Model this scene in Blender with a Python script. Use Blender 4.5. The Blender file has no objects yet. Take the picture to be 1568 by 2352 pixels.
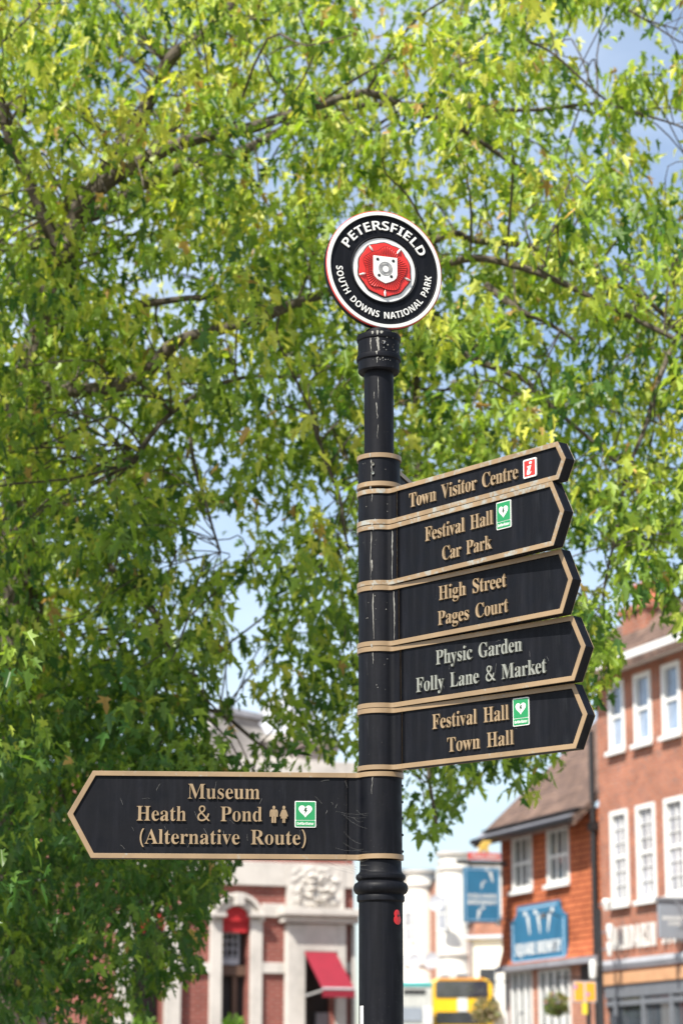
import bpy, bmesh, math, random
import numpy as np
from mathutils import Vector, Matrix, noise

R = math.radians
sc = bpy.context.scene
COL = sc.collection
random.seed(7)

# ------------------------------------------------------------------ camera
CAM = np.array([-0.0996, -6.2, 1.55])
TH = math.atan(1335 / 5553.0)            # upward tilt
F = 5553.0                               # 85 mm lens in pixels of a 1568 x 2352 frame
cd = bpy.data.cameras.new('camera')
cam = bpy.data.objects.new('camera', cd)
COL.objects.link(cam)
cam.location = CAM
cam.rotation_euler = (R(90) + TH, 0, 0)
cd.sensor_fit = 'VERTICAL'
cd.sensor_height = 36
cd.lens = 85
cd.clip_end = 5000
cd.dof.use_dof = True
cd.dof.focus_distance = 6.36
cd.dof.aperture_fstop = 5.0
cd.dof.aperture_blades = 7
sc.camera = cam

# ------------------------------------------------------------------ light
SUN = Vector((-0.36, -0.52, 0.78)).normalized()      # towards the sun
ELEV = math.asin(SUN.z)
w = bpy.data.worlds.new('World')
sc.world = w
w.use_nodes = True
nt = w.node_tree
bg = nt.nodes['Background']
sky = nt.nodes.new('ShaderNodeTexSky')
sky.sky_type = 'NISHITA'
sky.sun_disc = False
sky.sun_elevation = ELEV
sky.sun_rotation = math.atan2(SUN.x, SUN.y)
sky.air_density = 1.0
sky.dust_density = 1.2
tc = nt.nodes.new('ShaderNodeTexCoord')
mp = nt.nodes.new('ShaderNodeMapping')
mp.inputs['Scale'].default_value = (1.6, 1.6, 4.0)
nz = nt.nodes.new('ShaderNodeTexNoise')
nz.inputs['Scale'].default_value = 2.2
nz.inputs['Detail'].default_value = 6
cr = nt.nodes.new('ShaderNodeValToRGB')
cr.color_ramp.elements[0].position = 0.42
cr.color_ramp.elements[0].color = (0.04, 0.04, 0.04, 1)
cr.color_ramp.elements[1].position = 0.68
cr.color_ramp.elements[1].color = (0.40, 0.40, 0.40, 1)
mx = nt.nodes.new('ShaderNodeMixRGB')
mx.inputs['Color2'].default_value = (7.6, 8.3, 9.2, 1)
nt.links.new(tc.outputs['Generated'], mp.inputs['Vector'])
nt.links.new(mp.outputs[0], nz.inputs['Vector'])
nt.links.new(nz.outputs['Fac'], cr.inputs[0])
nt.links.new(cr.outputs[0], mx.inputs['Fac'])
nt.links.new(sky.outputs[0], mx.inputs['Color1'])
nt.links.new(mx.outputs[0], bg.inputs['Color'])
bg.inputs['Strength'].default_value = 0.10
sd = bpy.data.lights.new('sun', 'SUN')
sd.energy = 5.0
sd.angle = R(0.53)
sd.color = (1.0, 0.95, 0.87)
so = bpy.data.objects.new('sun', sd)
so.rotation_euler = SUN.to_track_quat('Z', 'Y').to_euler()
COL.objects.link(so)
sc.view_settings.view_transform = 'Standard'
sc.view_settings.look = 'None'
sc.view_settings.gamma = 1
sc.view_settings.exposure = 0.92
sc.cycles.use_denoising = True
sc.cycles.max_bounces = 8
sc.cycles.transmission_bounces = 4
sc.cycles.sample_clamp_indirect = 6


# ------------------------------------------------------------------ helpers
def ray(px, py):
    dx, dy = px - 784.0, 1176.0 - py
    return np.array([dx, F * math.cos(TH) - dy * math.sin(TH), F * math.sin(TH) + dy * math.cos(TH)])


def at(px, py, Y):
    d = ray(px, py)
    p = CAM + d * (Y - CAM[1]) / d[1]
    return Vector(p)


def project(P):
    v = np.asarray(P, float) - CAM
    z = v[..., 1] * math.cos(TH) + v[..., 2] * math.sin(TH)
    u = -v[..., 1] * math.sin(TH) + v[..., 2] * math.cos(TH)
    return 784 + F * v[..., 0] / z, 1176 - F * u / z


class Plane:
    """a building front: origin, turned by -phi about z; measures points of it as (s along, z up)"""
    def __init__(self, px, Y, phi):
        p = at(px, 2350, Y)
        self.o = Vector((p.x, Y, 0))
        self.phi = R(phi)
        self.d = np.array([math.cos(self.phi), -math.sin(self.phi), 0])
        self.n = np.array([math.sin(self.phi), math.cos(self.phi), 0])

    def uv(self, px, py, depth=0.0):
        d = ray(px, py)
        P0 = np.array(self.o) + self.n * depth
        t = np.dot(P0 - CAM, self.n) / np.dot(d, self.n)
        P = CAM + d * t
        return float(np.dot(P - np.array(self.o), self.d)), float(P[2])

    def rect(self, x0, x1, yt, yb, depth=0.0):
        xm, ym = (x0 + x1) / 2, (yt + yb) / 2
        return (self.uv(x0, ym, depth)[0], self.uv(x1, ym, depth)[0],
                self.uv(xm, yb, depth)[1], self.uv(xm, yt, depth)[1])

    def empty(self, name):
        return empty(name, self.o, -self.phi)


def empty(name, loc, rz=0.0):
    o = bpy.data.objects.new(name, None)
    o.location = loc
    o.rotation_euler = (0, 0, rz)
    o.empty_display_size = 0.2
    COL.objects.link(o)
    return o


def tag(o, label=None, cat=None, group=None, kind=None):
    if label: o['label'] = label
    if cat: o['category'] = cat
    if group: o['group'] = group
    if kind: o['kind'] = kind
    return o


class MB:
    def __init__(self):
        self.v, self.f, self.m, self.s = [], [], [], []

    def add(self, vs, fs, mat=0, smooth=False):
        b = len(self.v)
        self.v += [tuple(p) for p in vs]
        for f in fs:
            self.f.append([b + i for i in f])
            self.m.append(mat)
            self.s.append(smooth)
        return self

    def box(self, x0, x1, y0, y1, z0, z1, mat=0):
        vs = [(x, y, z) for z in (z0, z1) for y in (y0, y1) for x in (x0, x1)]
        return self.add(vs, [(0, 2, 3, 1), (4, 5, 7, 6), (0, 1, 5, 4), (2, 6, 7, 3), (0, 4, 6, 2), (1, 3, 7, 5)], mat)

    def prism(self, poly, a, b, mat=0, axis='y', smooth=False):
        """poly of 2d points extruded from a to b; axis 'y': points are (x, z); 'z': (x, y); 'x': (y, z)"""
        n = len(poly)
        P = {'y': lambda p, t: (p[0], t, p[1]), 'z': lambda p, t: (p[0], p[1], t), 'x': lambda p, t: (t, p[0], p[1])}[axis]
        vs = [P(p, a) for p in poly] + [P(p, b) for p in poly]
        self.add(vs, [tuple(range(n)), tuple(range(2 * n - 1, n - 1, -1))], mat)
        self.add(vs, [(i, i + n, (i + 1) % n + n, (i + 1) % n) for i in range(n)], mat, smooth)
        return self

    def ring(self, outer, inner, a, b, mat=0, axis='y'):
        """frame between two outlines of the same count"""
        n = len(outer)
        P = {'y': lambda p, t: (p[0], t, p[1]), 'z': lambda p, t: (p[0], p[1], t)}[axis]
        vs = [P(p, a) for p in outer] + [P(p, a) for p in inner] + [P(p, b) for p in outer] + [P(p, b) for p in inner]
        fs = []
        for i in range(n):
            j = (i + 1) % n
            fs += [(i, j, n + j, n + i), (2 * n + i, 3 * n + i, 3 * n + j, 2 * n + j),
                   (i, 2 * n + i, 2 * n + j, j), (n + i, n + j, 3 * n + j, 3 * n + i)]
        return self.add(vs, fs, mat)

    def lathe(self, prof, seg=40, mat=0, axis='z', c=(0, 0, 0), smooth=True, a0=0.0, a1=2 * math.pi):
        full = abs(a1 - a0 - 2 * math.pi) < 1e-6
        k = seg if full else seg + 1
        vs = []
        for r, z in prof:
            for i in range(k):
                a = a0 + (a1 - a0) * i / seg
                p = (r * math.cos(a), r * math.sin(a), z)
                if axis == 'y':
                    p = (p[0], p[2], p[1])
                vs.append((p[0] + c[0], p[1] + c[1], p[2] + c[2]))
        fs = []
        for j in range(len(prof) - 1):
            for i in range(seg):
                i2 = (i + 1) % k
                fs.append((j * k + i, j * k + i2, (j + 1) * k + i2, (j + 1) * k + i))
        self.add(vs, fs, mat, smooth)
        return self

    def tube(self, pts, rad, seg=8, mat=0, cap=True):
        pts = [Vector(p) for p in pts]
        if not hasattr(rad, '__len__'):
            rad = [rad] * len(pts)
        vs = []
        up = Vector((0.31, 0.17, 0.93)).normalized()
        for i, p in enumerate(pts):
            t = (pts[min(i + 1, len(pts) - 1)] - pts[max(i - 1, 0)])
            t = t.normalized() if t.length > 1e-9 else Vector((0, 0, 1))
            u = t.cross(up)
            if u.length < 0.05: u = t.cross(Vector((1, 0, 0)))
            u.normalize()
            q = t.cross(u)
            for k in range(seg):
                a = 2 * math.pi * k / seg
                vs.append(p + (u * math.cos(a) + q * math.sin(a)) * rad[i])
        fs = [(i * seg + k, i * seg + (k + 1) % seg, (i + 1) * seg + (k + 1) % seg, (i + 1) * seg + k)
              for i in range(len(pts) - 1) for k in range(seg)]
        self.add(vs, fs, mat, True)
        if cap:
            self.add([vs[i] for i in range(seg)], [tuple(range(seg))], mat)
            self.add(vs[-seg:], [tuple(range(seg))], mat)
        return self

    def build(self, name, mats, parent=None, bevel=0.0, loc=None, rz=None, fix=True):
        me = bpy.data.meshes.new(name)
        me.from_pydata(self.v, [], self.f)
        if not isinstance(mats, (list, tuple)): mats = [mats]
        for m in mats: me.materials.append(m)
        me.polygons.foreach_set('material_index', self.m)
        me.polygons.foreach_set('use_smooth', self.s)
        if fix:
            bm = bmesh.new(); bm.from_mesh(me)
            bmesh.ops.remove_doubles(bm, verts=bm.verts, dist=1e-6)
            bmesh.ops.recalc_face_normals(bm, faces=bm.faces)
            bm.to_mesh(me); bm.free()
        if any(self.s): me.set_sharp_from_angle(angle=R(34))
        o = bpy.data.objects.new(name, me)
        COL.objects.link(o)
        if parent is not None: o.parent = parent
        if loc is not None: o.location = loc
        if rz is not None: o.rotation_euler = (0, 0, rz)
        if bevel:
            b = o.modifiers.new('edge', 'BEVEL'); b.width = bevel; b.segments = 2; b.limit_method = 'ANGLE'; b.angle_limit = R(40)
            b.harden_normals = False
        return o


def catmull(pts, n=6):
    P = [Vector(p) for p in pts]
    out = []
    for i in range(len(P) - 1):
        p0, p1, p2, p3 = P[max(i - 1, 0)], P[i], P[i + 1], P[min(i + 2, len(P) - 1)]
        for j in range(n):
            t = j / n
            out.append(0.5 * ((2 * p1) + (p2 - p0) * t + (2 * p0 - 5 * p1 + 4 * p2 - p3) * t * t + (3 * p1 - p0 - 3 * p2 + p3) * t ** 3))
    out.append(P[-1])
    return out


# ------------------------------------------------------------------ lettering
GLYPHS = {
 'serif': {
  '&': '491|187,-7 125,2 77,28 46,69 36,125 43,172 63,208 96,238 139,266 99,318 85,348 81,382 89,426 114,459 153,480 204,487 252,480 289,460 313,427 320,383 314,344 293,312 262,283 224,258 354,133 382,181 401,240 461,240 434,160 415,125 392,95 490,0 410,0 352,56 319,31 281,11 238,-2|188,293 222,315 245,336 258,358 262,383 258,405 246,423 227,435 202,439 177,435 156,424 143,406 138,383 142,360 151,338|189,46 229,49 263,60 291,75 314,93 175,229 142,207 118,185 103,160 97,127 104,94 122,68 151,51',
  '(': '201|126,-106 81,-43 51,28 33,104 27,184 33,265 51,342 81,415 126,480 181,480 140,413 110,340 93,264 87,185 93,108 110,32 140,-40 181,-106',
  ')': '201|21,-106 62,-40 91,32 109,108 115,185 109,264 91,340 61,413 20,480 76,480 120,415 151,342 169,265 175,184 169,104 151,28 120,-43 76,-106',
  'A': '437|-9,0 -9,18 9,21 24,30 36,47 49,75 206,466 224,465 384,87 411,34 425,22 443,18 443,0 229,0 229,18 270,25 283,46 273,81 253,132 103,132 79,71 76,59 75,48 87,26 124,18 128,18 128,0|113,161 242,161 177,319',
  'C': '468|257,-11 193,-3 137,20 91,56 56,104 34,162 26,228 34,294 56,351 92,399 139,435 195,458 259,465 309,459 367,440 388,435 408,443 419,465 437,465 437,308 420,308 392,364 356,407 313,434 265,443 212,430 174,389 151,321 144,226 152,138 177,74 219,36 278,24 318,29 358,45 395,71 428,106 447,89 395,33 332,0',
  'F': '405|15,0 15,17 45,23 62,34 72,53 75,84 75,375 71,405 61,423 43,433 14,439 14,455 394,455 394,320 377,320 369,357 355,385 336,406 310,420 275,428 230,431 200,429 186,421 182,398 182,247 190,247 229,253 256,270 274,301 284,347 302,347 302,118 285,118 274,168 257,200 229,218 189,224 182,224 182,81 188,43 196,31 210,24 257,17 257,0',
  'G': '508|268,-10 200,-3 141,19 93,55 57,103 35,161 28,229 35,295 57,352 93,399 139,435 195,458 257,465 311,459 369,441 388,436 406,443 419,465 437,465 437,308 420,308 403,346 382,379 357,406 329,426 299,439 267,443 214,430 176,389 153,322 146,228 154,135 180,67 206,37 238,19 275,13 308,16 328,27 339,45 343,71 343,128 339,154 329,170 309,179 275,182 275,198 500,198 500,182 473,179 457,171 449,155 446,128 446,29 357,0',
  'H': '524|15,0 15,17 45,22 62,32 72,50 75,81 75,379 71,406 62,424 44,434 16,439 16,455 242,455 242,439 204,432 193,425 187,415 182,379 182,251 342,251 342,379 337,415 331,425 320,432 282,439 282,455 507,455 507,439 478,434 461,424 452,407 449,379 449,81 452,52 461,33 478,22 507,17 507,0 282,0 282,17 311,21 329,31 339,49 342,81 342,221 182,221 182,81 185,50 194,32 212,22 242,17 242,0',
  'L': '427|15,0 15,17 45,22 62,32 72,50 75,81 75,379 71,407 62,425 44,434 16,439 16,455 250,455 250,439 208,434 196,427 188,416 182,379 182,83 185,47 191,37 200,31 234,28 278,31 315,40 345,56 370,80 391,112 409,154 427,154 402,0',
  'M': '634|14,0 14,17 43,22 61,32 72,50 75,79 75,382 71,416 64,426 53,432 15,439 15,455 185,455 317,142 449,455 617,455 617,439 590,433 573,423 563,405 560,378 560,85 565,43 571,31 582,23 617,17 617,0 396,0 396,17 433,25 443,32 450,44 455,83 455,399 288,0 270,0 105,389 105,80 109,48 120,30 139,20 169,17 169,0',
  'P': '418|15,0 15,17 45,22 62,32 72,50 75,81 75,379 71,406 62,424 44,434 16,439 16,455 214,455 287,452 336,440 366,422 390,398 404,367 409,332 398,280 367,240 314,214 242,206 182,206 182,81 185,50 194,32 212,22 242,17 242,0|182,230 201,230 244,235 272,253 287,283 292,329 288,375 275,406 252,425 216,431 199,429 189,424 184,414 182,398',
  'R': '473|15,0 15,17 45,22 62,32 72,50 75,81 75,379 71,406 62,424 44,434 16,439 16,455 217,455 305,448 367,426 405,388 417,334 406,285 372,248 315,224 432,50 452,26 463,19 478,17 480,17 480,0 338,0 201,212 182,212 182,81 185,50 194,32 212,22 242,17 242,0|182,234 203,234 249,240 280,258 298,290 304,336 295,389 268,421 224,431 202,429 190,422 184,409 182,385',
  'S': '390|43,-11 43,158 62,158 83,94 111,50 149,24 197,15 231,20 257,36 273,60 279,89 265,129 225,160 163,191 112,221 77,253 56,289 50,332 54,370 67,403 88,429 115,449 148,462 185,466 229,461 282,448 291,446 300,445 313,450 320,466 339,466 339,319 322,319 310,354 293,385 272,410 248,429 222,441 194,445 163,440 140,426 125,406 120,380 124,356 137,336 159,319 189,303 253,273 290,253 317,233 337,211 350,188 357,162 359,133 354,93 339,58 314,29 281,8 240,-6 192,-10 158,-8 126,1 98,9 85,12 69,7 61,-11',
  'T': '423|92,0 92,17 123,21 142,31 152,50 156,81 156,433 149,433 102,426 65,403 41,367 29,318 11,318 11,455 410,455 410,317 394,317 375,382 333,420 269,433 263,433 263,81 267,49 276,30 296,21 328,17 328,0',
  'V': '428|212,-13 44,381 22,420 8,432 -14,439 -14,455 211,455 211,439 166,432 156,423 152,410 161,378 259,143 348,377 355,409 351,423 342,432 299,439 299,455 442,455 442,439 423,436 408,427 395,411 382,383 230,-13',
  'a': '343|255,-10 226,-5 208,10 200,35 151,2 95,-9 64,-4 40,11 25,34 20,63 31,104 63,136 119,164 199,190 199,241 196,266 187,282 171,292 148,296 115,290 104,274 113,257 123,231 120,215 110,202 95,194 77,191 59,194 45,203 36,218 33,236 37,259 49,278 69,295 95,308 126,316 162,318 223,312 263,292 285,259 293,210 293,62 295,40 304,34 320,42 329,28 294,-1|151,34 174,41 199,63 199,169 154,151 127,123 118,84 126,46',
  'c': '293|156,-10 119,-5 87,11 59,35 38,68 24,106 19,150 25,196 40,237 64,271 96,297 133,313 175,319 218,314 250,298 271,275 277,245 275,228 266,215 253,207 236,204 214,209 201,225 196,251 197,261 197,271 190,290 169,297 138,285 118,248 112,187 118,123 137,76 166,48 204,38 239,47 271,72 285,60 248,21 205,-2',
  'd': '370|140,-10 107,-5 78,10 53,35 35,66 23,104 19,147 24,196 36,237 55,272 81,297 112,313 146,318 189,309 223,280 223,401 220,419 212,430 198,437 176,439 176,455 319,455 319,75 325,41 335,32 353,28 353,11 294,6 223,-10 223,39 188,2|171,28 187,31 202,41 215,56 223,76 223,242 217,257 206,270 191,278 174,281 147,273 130,250 121,210 118,153 120,98 130,58 146,36',
  'e': '301|154,-10 117,-5 85,10 58,35 37,69 24,109 19,157 24,201 38,240 59,273 87,298 120,313 157,318 209,309 249,280 274,234 283,173 283,166 117,166 127,97 154,56 199,42 237,53 270,86 285,73 248,27 205,-1|116,192 201,192 201,215 199,252 193,277 181,292 161,297 136,286 121,255 116,203',
  'g': '327|146,-140 89,-136 48,-122 22,-100 14,-75 28,-46 69,-26 35,-1 24,30 28,54 42,74 67,92 102,110 58,135 31,169 22,212 27,242 40,268 60,289 88,305 120,315 157,318 196,315 233,304 317,304 317,268 268,268 286,237 291,203 288,176 276,151 258,131 234,116 205,106 172,103 157,103 142,104 126,102 112,94 104,84 101,71 111,55 141,49 175,49 223,47 259,40 285,29 303,13 312,-9 316,-37 305,-80 272,-113 219,-133|157,124 178,130 190,146 197,173 199,211 197,249 190,276 178,292 157,297 137,292 124,276 117,249 114,211 117,173 124,146 137,130|161,-116 218,-111 252,-94 263,-66 260,-51 249,-41 231,-36 205,-34 97,-34 79,-52 73,-73 79,-89 95,-103 122,-113',
  'h': '381|18,0 18,16 35,19 45,26 51,37 52,56 52,399 51,417 46,429 36,437 19,440 19,455 148,455 148,267 190,305 243,318 292,306 321,271 330,212 330,56 332,38 337,26 347,19 363,16 363,0 202,0 202,16 207,16 228,26 235,56 235,217 229,258 219,268 203,271 173,262 148,235 148,56 154,26 164,19 180,16 180,0',
  'i': '198|101,362 81,366 65,376 54,393 50,412 54,432 65,449 81,460 101,463 120,460 137,449 147,432 151,412 147,393 136,376 120,366|18,0 18,16 35,19 45,26 51,37 52,56 52,252 47,285 37,291 20,293 21,310 148,310 148,56 154,26 164,19 180,16 180,0',
  'k': '359|17,0 17,16 35,19 45,26 51,38 52,56 52,398 47,429 38,436 20,439 21,455 148,455 148,169 227,248 240,264 244,278 235,290 209,293 206,293 206,310 345,310 345,293 308,284 275,260 222,209 346,34 360,21 376,16 376,0 211,0 211,16 217,16 234,20 239,32 232,49 163,147 148,134 148,56 154,26 164,19 180,16 180,0',
  'l': '200|18,0 18,16 35,19 45,26 51,37 52,56 52,398 47,429 38,436 20,439 20,455 148,455 148,56 154,26 164,19 180,16 180,0',
  'm': '554|18,0 18,16 35,19 45,26 51,37 52,56 52,253 46,284 36,291 19,294 19,310 146,310 146,265 188,305 237,318 277,312 305,293 320,261 364,304 418,318 465,306 494,271 504,212 504,56 510,26 520,19 536,16 536,0 377,0 377,16 393,19 403,26 410,56 410,217 404,258 394,268 377,271 349,263 324,237 324,56 331,26 340,19 356,16 356,0 199,0 199,16 215,19 225,26 232,56 232,217 226,258 216,268 199,271 170,262 146,235 146,56 152,27 162,19 177,16 177,0',
  'n': '381|18,0 18,16 35,19 45,26 51,37 52,56 52,253 46,284 36,291 19,294 19,310 148,310 148,267 190,306 243,318 292,306 321,271 330,212 330,56 332,38 337,26 347,19 363,16 363,0 202,0 202,16 207,16 228,26 235,56 235,217 229,258 219,268 203,271 173,262 148,235 148,56 154,26 164,19 180,16 180,0',
  'o': '336|169,-10 127,-5 90,11 60,37 38,70 24,110 19,154 24,199 38,239 60,272 90,297 127,313 168,318 209,313 245,298 275,273 298,240 312,200 317,154 312,108 298,69 275,36 245,11 210,-5|169,11 193,18 209,39 217,81 220,154 217,227 208,271 192,292 169,299 144,292 128,271 120,227 117,154 120,82 128,39 144,18',
  'r': '288|18,0 18,16 35,19 45,26 51,37 52,56 52,252 51,273 46,285 37,291 20,293 21,310 146,310 146,252 165,280 187,301 210,314 233,318 258,315 275,304 286,287 289,266 287,248 278,234 265,225 248,222 233,224 222,231 207,250 199,257 189,260 175,255 162,241 152,220 149,192 149,56 152,37 159,25 173,19 197,16 197,0',
  's': '288|151,-10 122,-6 87,6 73,9 60,4 51,-9 36,-9 36,105 53,105 66,68 87,39 112,21 140,15 162,18 179,27 189,40 192,58 183,84 156,105 107,130 76,148 54,169 41,193 37,220 44,259 65,291 98,312 141,319 166,316 199,308 206,306 213,305 223,308 230,319 244,319 244,222 228,222 215,254 196,277 174,291 149,296 130,294 116,286 108,274 105,259 107,244 115,232 146,212 191,189 221,172 241,151 253,127 257,95 250,51 228,18 194,-3',
  't': '228|124,-9 89,-4 66,10 53,36 48,71 48,279 20,279 20,300 88,369 129,424 144,424 144,310 208,310 208,279 144,279 144,82 149,51 157,43 168,40 189,49 206,75 222,66 198,24 165,-1',
  'u': '375|131,-10 91,-3 65,17 51,51 46,97 46,248 39,282 29,291 11,294 11,310 142,310 142,74 144,58 151,46 162,38 177,36 205,43 228,66 228,248 226,269 221,283 209,291 189,294 189,310 324,310 324,70 326,51 331,39 342,33 360,30 360,13 300,7 228,-10 228,40 209,19 186,3 160,-7',
  'v': '307|142,-10 38,248 22,281 12,290 -3,293 -3,310 164,310 164,294 156,294 136,290 129,276 130,268 185,122 236,253 241,272 232,289 203,294 203,310 305,310 305,295 289,289 278,279 260,243 160,-10',
  'w': '435|122,-10 17,265 6,284 -11,293 -11,310 138,310 138,293 120,289 114,276 116,266 120,253 167,127 211,235 201,266 190,288 168,295 168,310 323,310 323,293 302,288 296,276 296,269 298,262 336,141 382,256 387,275 380,289 356,295 356,310 445,310 445,295 433,292 425,284 412,258 304,-10 289,-10 223,197 140,-10',
  'y': '301|52,-140 29,-137 10,-125 -3,-107 -7,-84 -4,-67 5,-53 18,-43 36,-40 51,-42 64,-49 72,-61 75,-76 74,-81 74,-87 77,-96 86,-99 99,-92 114,-74 129,-44 140,-5 36,251 25,275 15,287 -3,293 -5,293 -5,310 162,310 162,293 136,289 130,284 128,275 130,267 133,257 185,119 230,241 236,260 238,274 236,284 229,289 203,293 203,310 300,310 300,293 287,290 277,281 259,242 162,-24 129,-96 113,-117 95,-131 76,-138',
  '*': '194|132,371 114,375 100,384 90,398 87,416 90,433 100,447 114,457 132,460 149,457 163,447 173,433 176,416 173,398 163,384 149,375|49,-8 29,-5 13,5 4,21 1,41 4,64 10,87 44,211 51,237 53,254 46,268 26,273 19,273 19,289 89,299 150,310 89,85 84,55 87,46 95,42 115,54 142,90 155,81 121,31 85,2',
 },
 'sans': {
  'A': '463|0,0 169,482 293,482 463,0 354,0 319,114 144,114 109,0|170,199 295,199 259,311 251,340 240,375 232,407 223,374 212,336 204,311',
  'B': '452|60,0 60,480 210,480 294,473 355,453 382,430 398,399 404,358 399,320 384,289 361,266 330,255 330,251 373,234 391,220 404,199 413,173 416,139 404,81 369,37 313,9 240,0|162,289 221,289 258,293 282,304 295,321 300,345 294,368 279,384 253,393 216,396 162,396|162,84 228,84 267,88 292,102 306,122 310,149 306,173 292,192 266,205 225,209 162,209',
  'D': '497|60,0 60,480 211,480 281,473 342,453 391,419 427,374 450,315 458,244 450,170 427,109 389,61 337,27 273,7 196,0|162,84 206,84 270,94 316,123 343,173 353,242 344,311 318,359 275,387 216,396 162,396',
  'E': '377|60,0 60,480 336,480 336,396 162,396 162,291 324,291 324,208 162,208 162,84 336,84 336,0',
  'F': '369|60,0 60,480 335,480 335,396 161,396 161,273 323,273 323,189 161,189 161,0',
  'G': '486|262,-7 196,0 141,21 97,56 65,105 45,166 39,240 46,311 68,371 104,420 153,456 215,479 289,486 365,478 432,457 398,375 348,394 289,402 247,397 212,381 183,357 162,325 148,285 144,238 147,194 156,155 173,123 197,98 229,83 269,78 305,80 333,85 333,185 242,185 242,269 433,269 433,21 354,1',
  'H': '514|60,0 60,480 162,480 162,291 352,291 352,480 453,480 453,0 352,0 352,207 162,207 162,0',
  'I': '262|21,0 21,58 80,85 80,395 21,422 21,480 240,480 240,422 181,395 181,85 240,58 240,0',
  'K': '446|60,0 60,480 162,480 162,260 181,288 202,316 332,480 445,480 277,267 446,0 330,0 205,202 162,171 162,0',
  'L': '380|60,0 60,480 162,480 162,84 357,84 357,0',
  'M': '634|60,0 60,480 199,480 312,113 314,113 435,480 573,480 573,0 478,0 478,227 479,279 481,335 483,375 480,375 357,0 263,0 148,376 145,376 148,336 150,278 151,223 151,0',
  'N': '546|60,0 60,480 189,480 397,120 399,120 396,187 394,253 394,480 486,480 486,0 357,0 148,363 145,363 149,294 151,226 151,0',
  'O': '535|267,-7 196,1 139,24 95,61 63,111 45,171 39,241 45,311 63,371 95,420 139,456 196,479 268,487 339,479 396,456 440,420 471,370 490,310 496,240 490,171 471,110 440,61 396,24 339,1|267,79 323,89 361,122 382,173 389,240 382,308 361,359 323,392 268,402 212,392 175,359 153,308 146,240 153,173 175,122 212,89',
  'P': '422|60,0 60,480 214,480 294,470 349,440 381,392 392,330 387,289 374,252 351,219 316,193 268,176 206,171 162,171 162,0|162,254 195,254 234,258 264,271 282,293 289,326 280,365 253,388 208,396 162,396',
  'Q': '534|363,-114 275,-7 267,-7 196,1 139,24 95,61 63,111 45,171 39,241 45,311 63,371 95,420 139,456 196,479 268,487 339,479 396,456 440,420 471,370 490,310 496,240 488,165 467,101 430,50 377,15 493,-114|267,79 323,89 361,122 382,173 389,240 382,308 361,359 323,392 268,402 212,392 175,359 153,308 146,240 153,173 175,122 212,89',
  'R': '444|60,0 60,480 200,480 285,471 345,444 380,399 392,336 388,305 379,278 365,256 346,237 302,209 443,0 330,0 216,184 162,184 162,0|162,267 195,267 238,271 267,283 283,304 289,333 283,362 266,382 236,393 193,396 162,396',
  'S': '370|167,-7 95,1 31,22 31,117 102,90 138,80 175,77 207,81 228,92 240,108 244,128 237,153 217,172 150,207 114,225 77,253 61,272 48,293 39,319 36,350 47,407 80,450 131,477 199,486 235,484 270,478 341,453 308,373 249,394 195,402 170,398 151,388 140,373 136,353 141,330 158,313 226,277 289,241 312,220 329,196 340,168 343,133 332,76 297,31 242,3',
  'T': '389|144,0 144,395 13,395 13,480 375,480 375,395 245,395 245,0',
  'U': '508|252,-7 193,-1 145,15 107,42 70,98 57,171 57,480 158,480 158,186 165,136 183,103 213,85 255,79 297,85 327,105 344,138 349,187 349,480 451,480 451,169 445,122 429,80 401,44 363,16 313,-1',
  'W': '650|122,0 0,480 100,480 161,218 170,179 179,132 185,92 191,132 199,177 207,211 277,480 373,480 443,211 450,177 459,132 465,92 471,132 480,179 488,218 549,480 649,480 527,0 412,0 347,252 342,274 335,306 328,339 324,364 321,339 314,307 308,274 302,251 238,0',
  'Y': '419|159,0 159,183 0,480 110,480 210,282 310,480 419,480 260,187 260,0',
  'a': '405|142,-7 97,0 60,22 36,58 28,109 38,160 69,196 120,217 192,226 256,228 256,244 252,269 241,287 223,297 199,300 146,292 95,273 62,341 128,365 165,372 203,374 268,366 316,342 345,302 355,244 355,0 285,0 266,50 263,50 239,24 214,7 183,-3|179,66 209,71 234,86 250,109 256,140 256,170 217,169 176,164 150,151 136,132 131,109 134,89 144,76 160,69',
  'b': '425|254,-7 218,-3 190,8 152,40 146,40 129,0 52,0 52,510 152,510 152,392 151,351 148,319 152,319 170,340 192,358 221,369 257,373 312,361 357,325 385,266 395,184 385,101 356,42 311,5|226,75 253,82 275,103 288,138 293,185 288,232 274,266 253,287 224,293 191,287 170,269 157,239 152,195 152,185 156,138 168,103 190,82',
  'e': '397|218,-7 166,-2 121,14 83,40 54,76 36,123 30,181 36,240 52,288 78,325 113,352 155,368 203,373 271,363 324,330 357,278 368,207 368,158 132,158 139,121 157,92 185,74 223,68 287,75 347,97 347,19 290,0|134,225 274,225 269,256 257,280 235,297 204,302 178,298 156,283 141,259',
  'f': '259|69,0 69,291 13,291 13,340 69,367 69,394 72,435 84,466 103,488 129,503 161,511 198,514 252,509 290,498 265,425 240,431 209,435 191,431 178,422 171,407 169,390 169,367 255,367 255,291 169,291 169,0',
  'i': '205|103,412 82,415 64,423 52,438 48,461 52,485 64,500 82,508 103,510 123,508 141,500 153,485 157,461 153,438 141,423 123,415|52,0 52,367 152,367 152,0',
  'l': '205|52,0 52,510 152,510 152,0',
  'o': '416|207,-7 159,-1 116,15 80,43 53,80 36,128 30,184 42,265 78,324 134,361 209,373 258,368 300,351 336,324 363,287 380,240 385,184 373,103 337,43 281,6|208,74 242,81 266,102 279,136 283,184 279,232 266,266 242,286 208,293 173,286 150,266 137,232 132,184 137,136 150,102 174,81',
  'r': '305|52,0 52,367 128,367 143,305 148,305 167,331 192,353 222,368 257,373 275,373 291,371 283,277 270,279 254,280 229,278 205,271 184,259 167,242 156,218 152,187 152,0',
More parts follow.
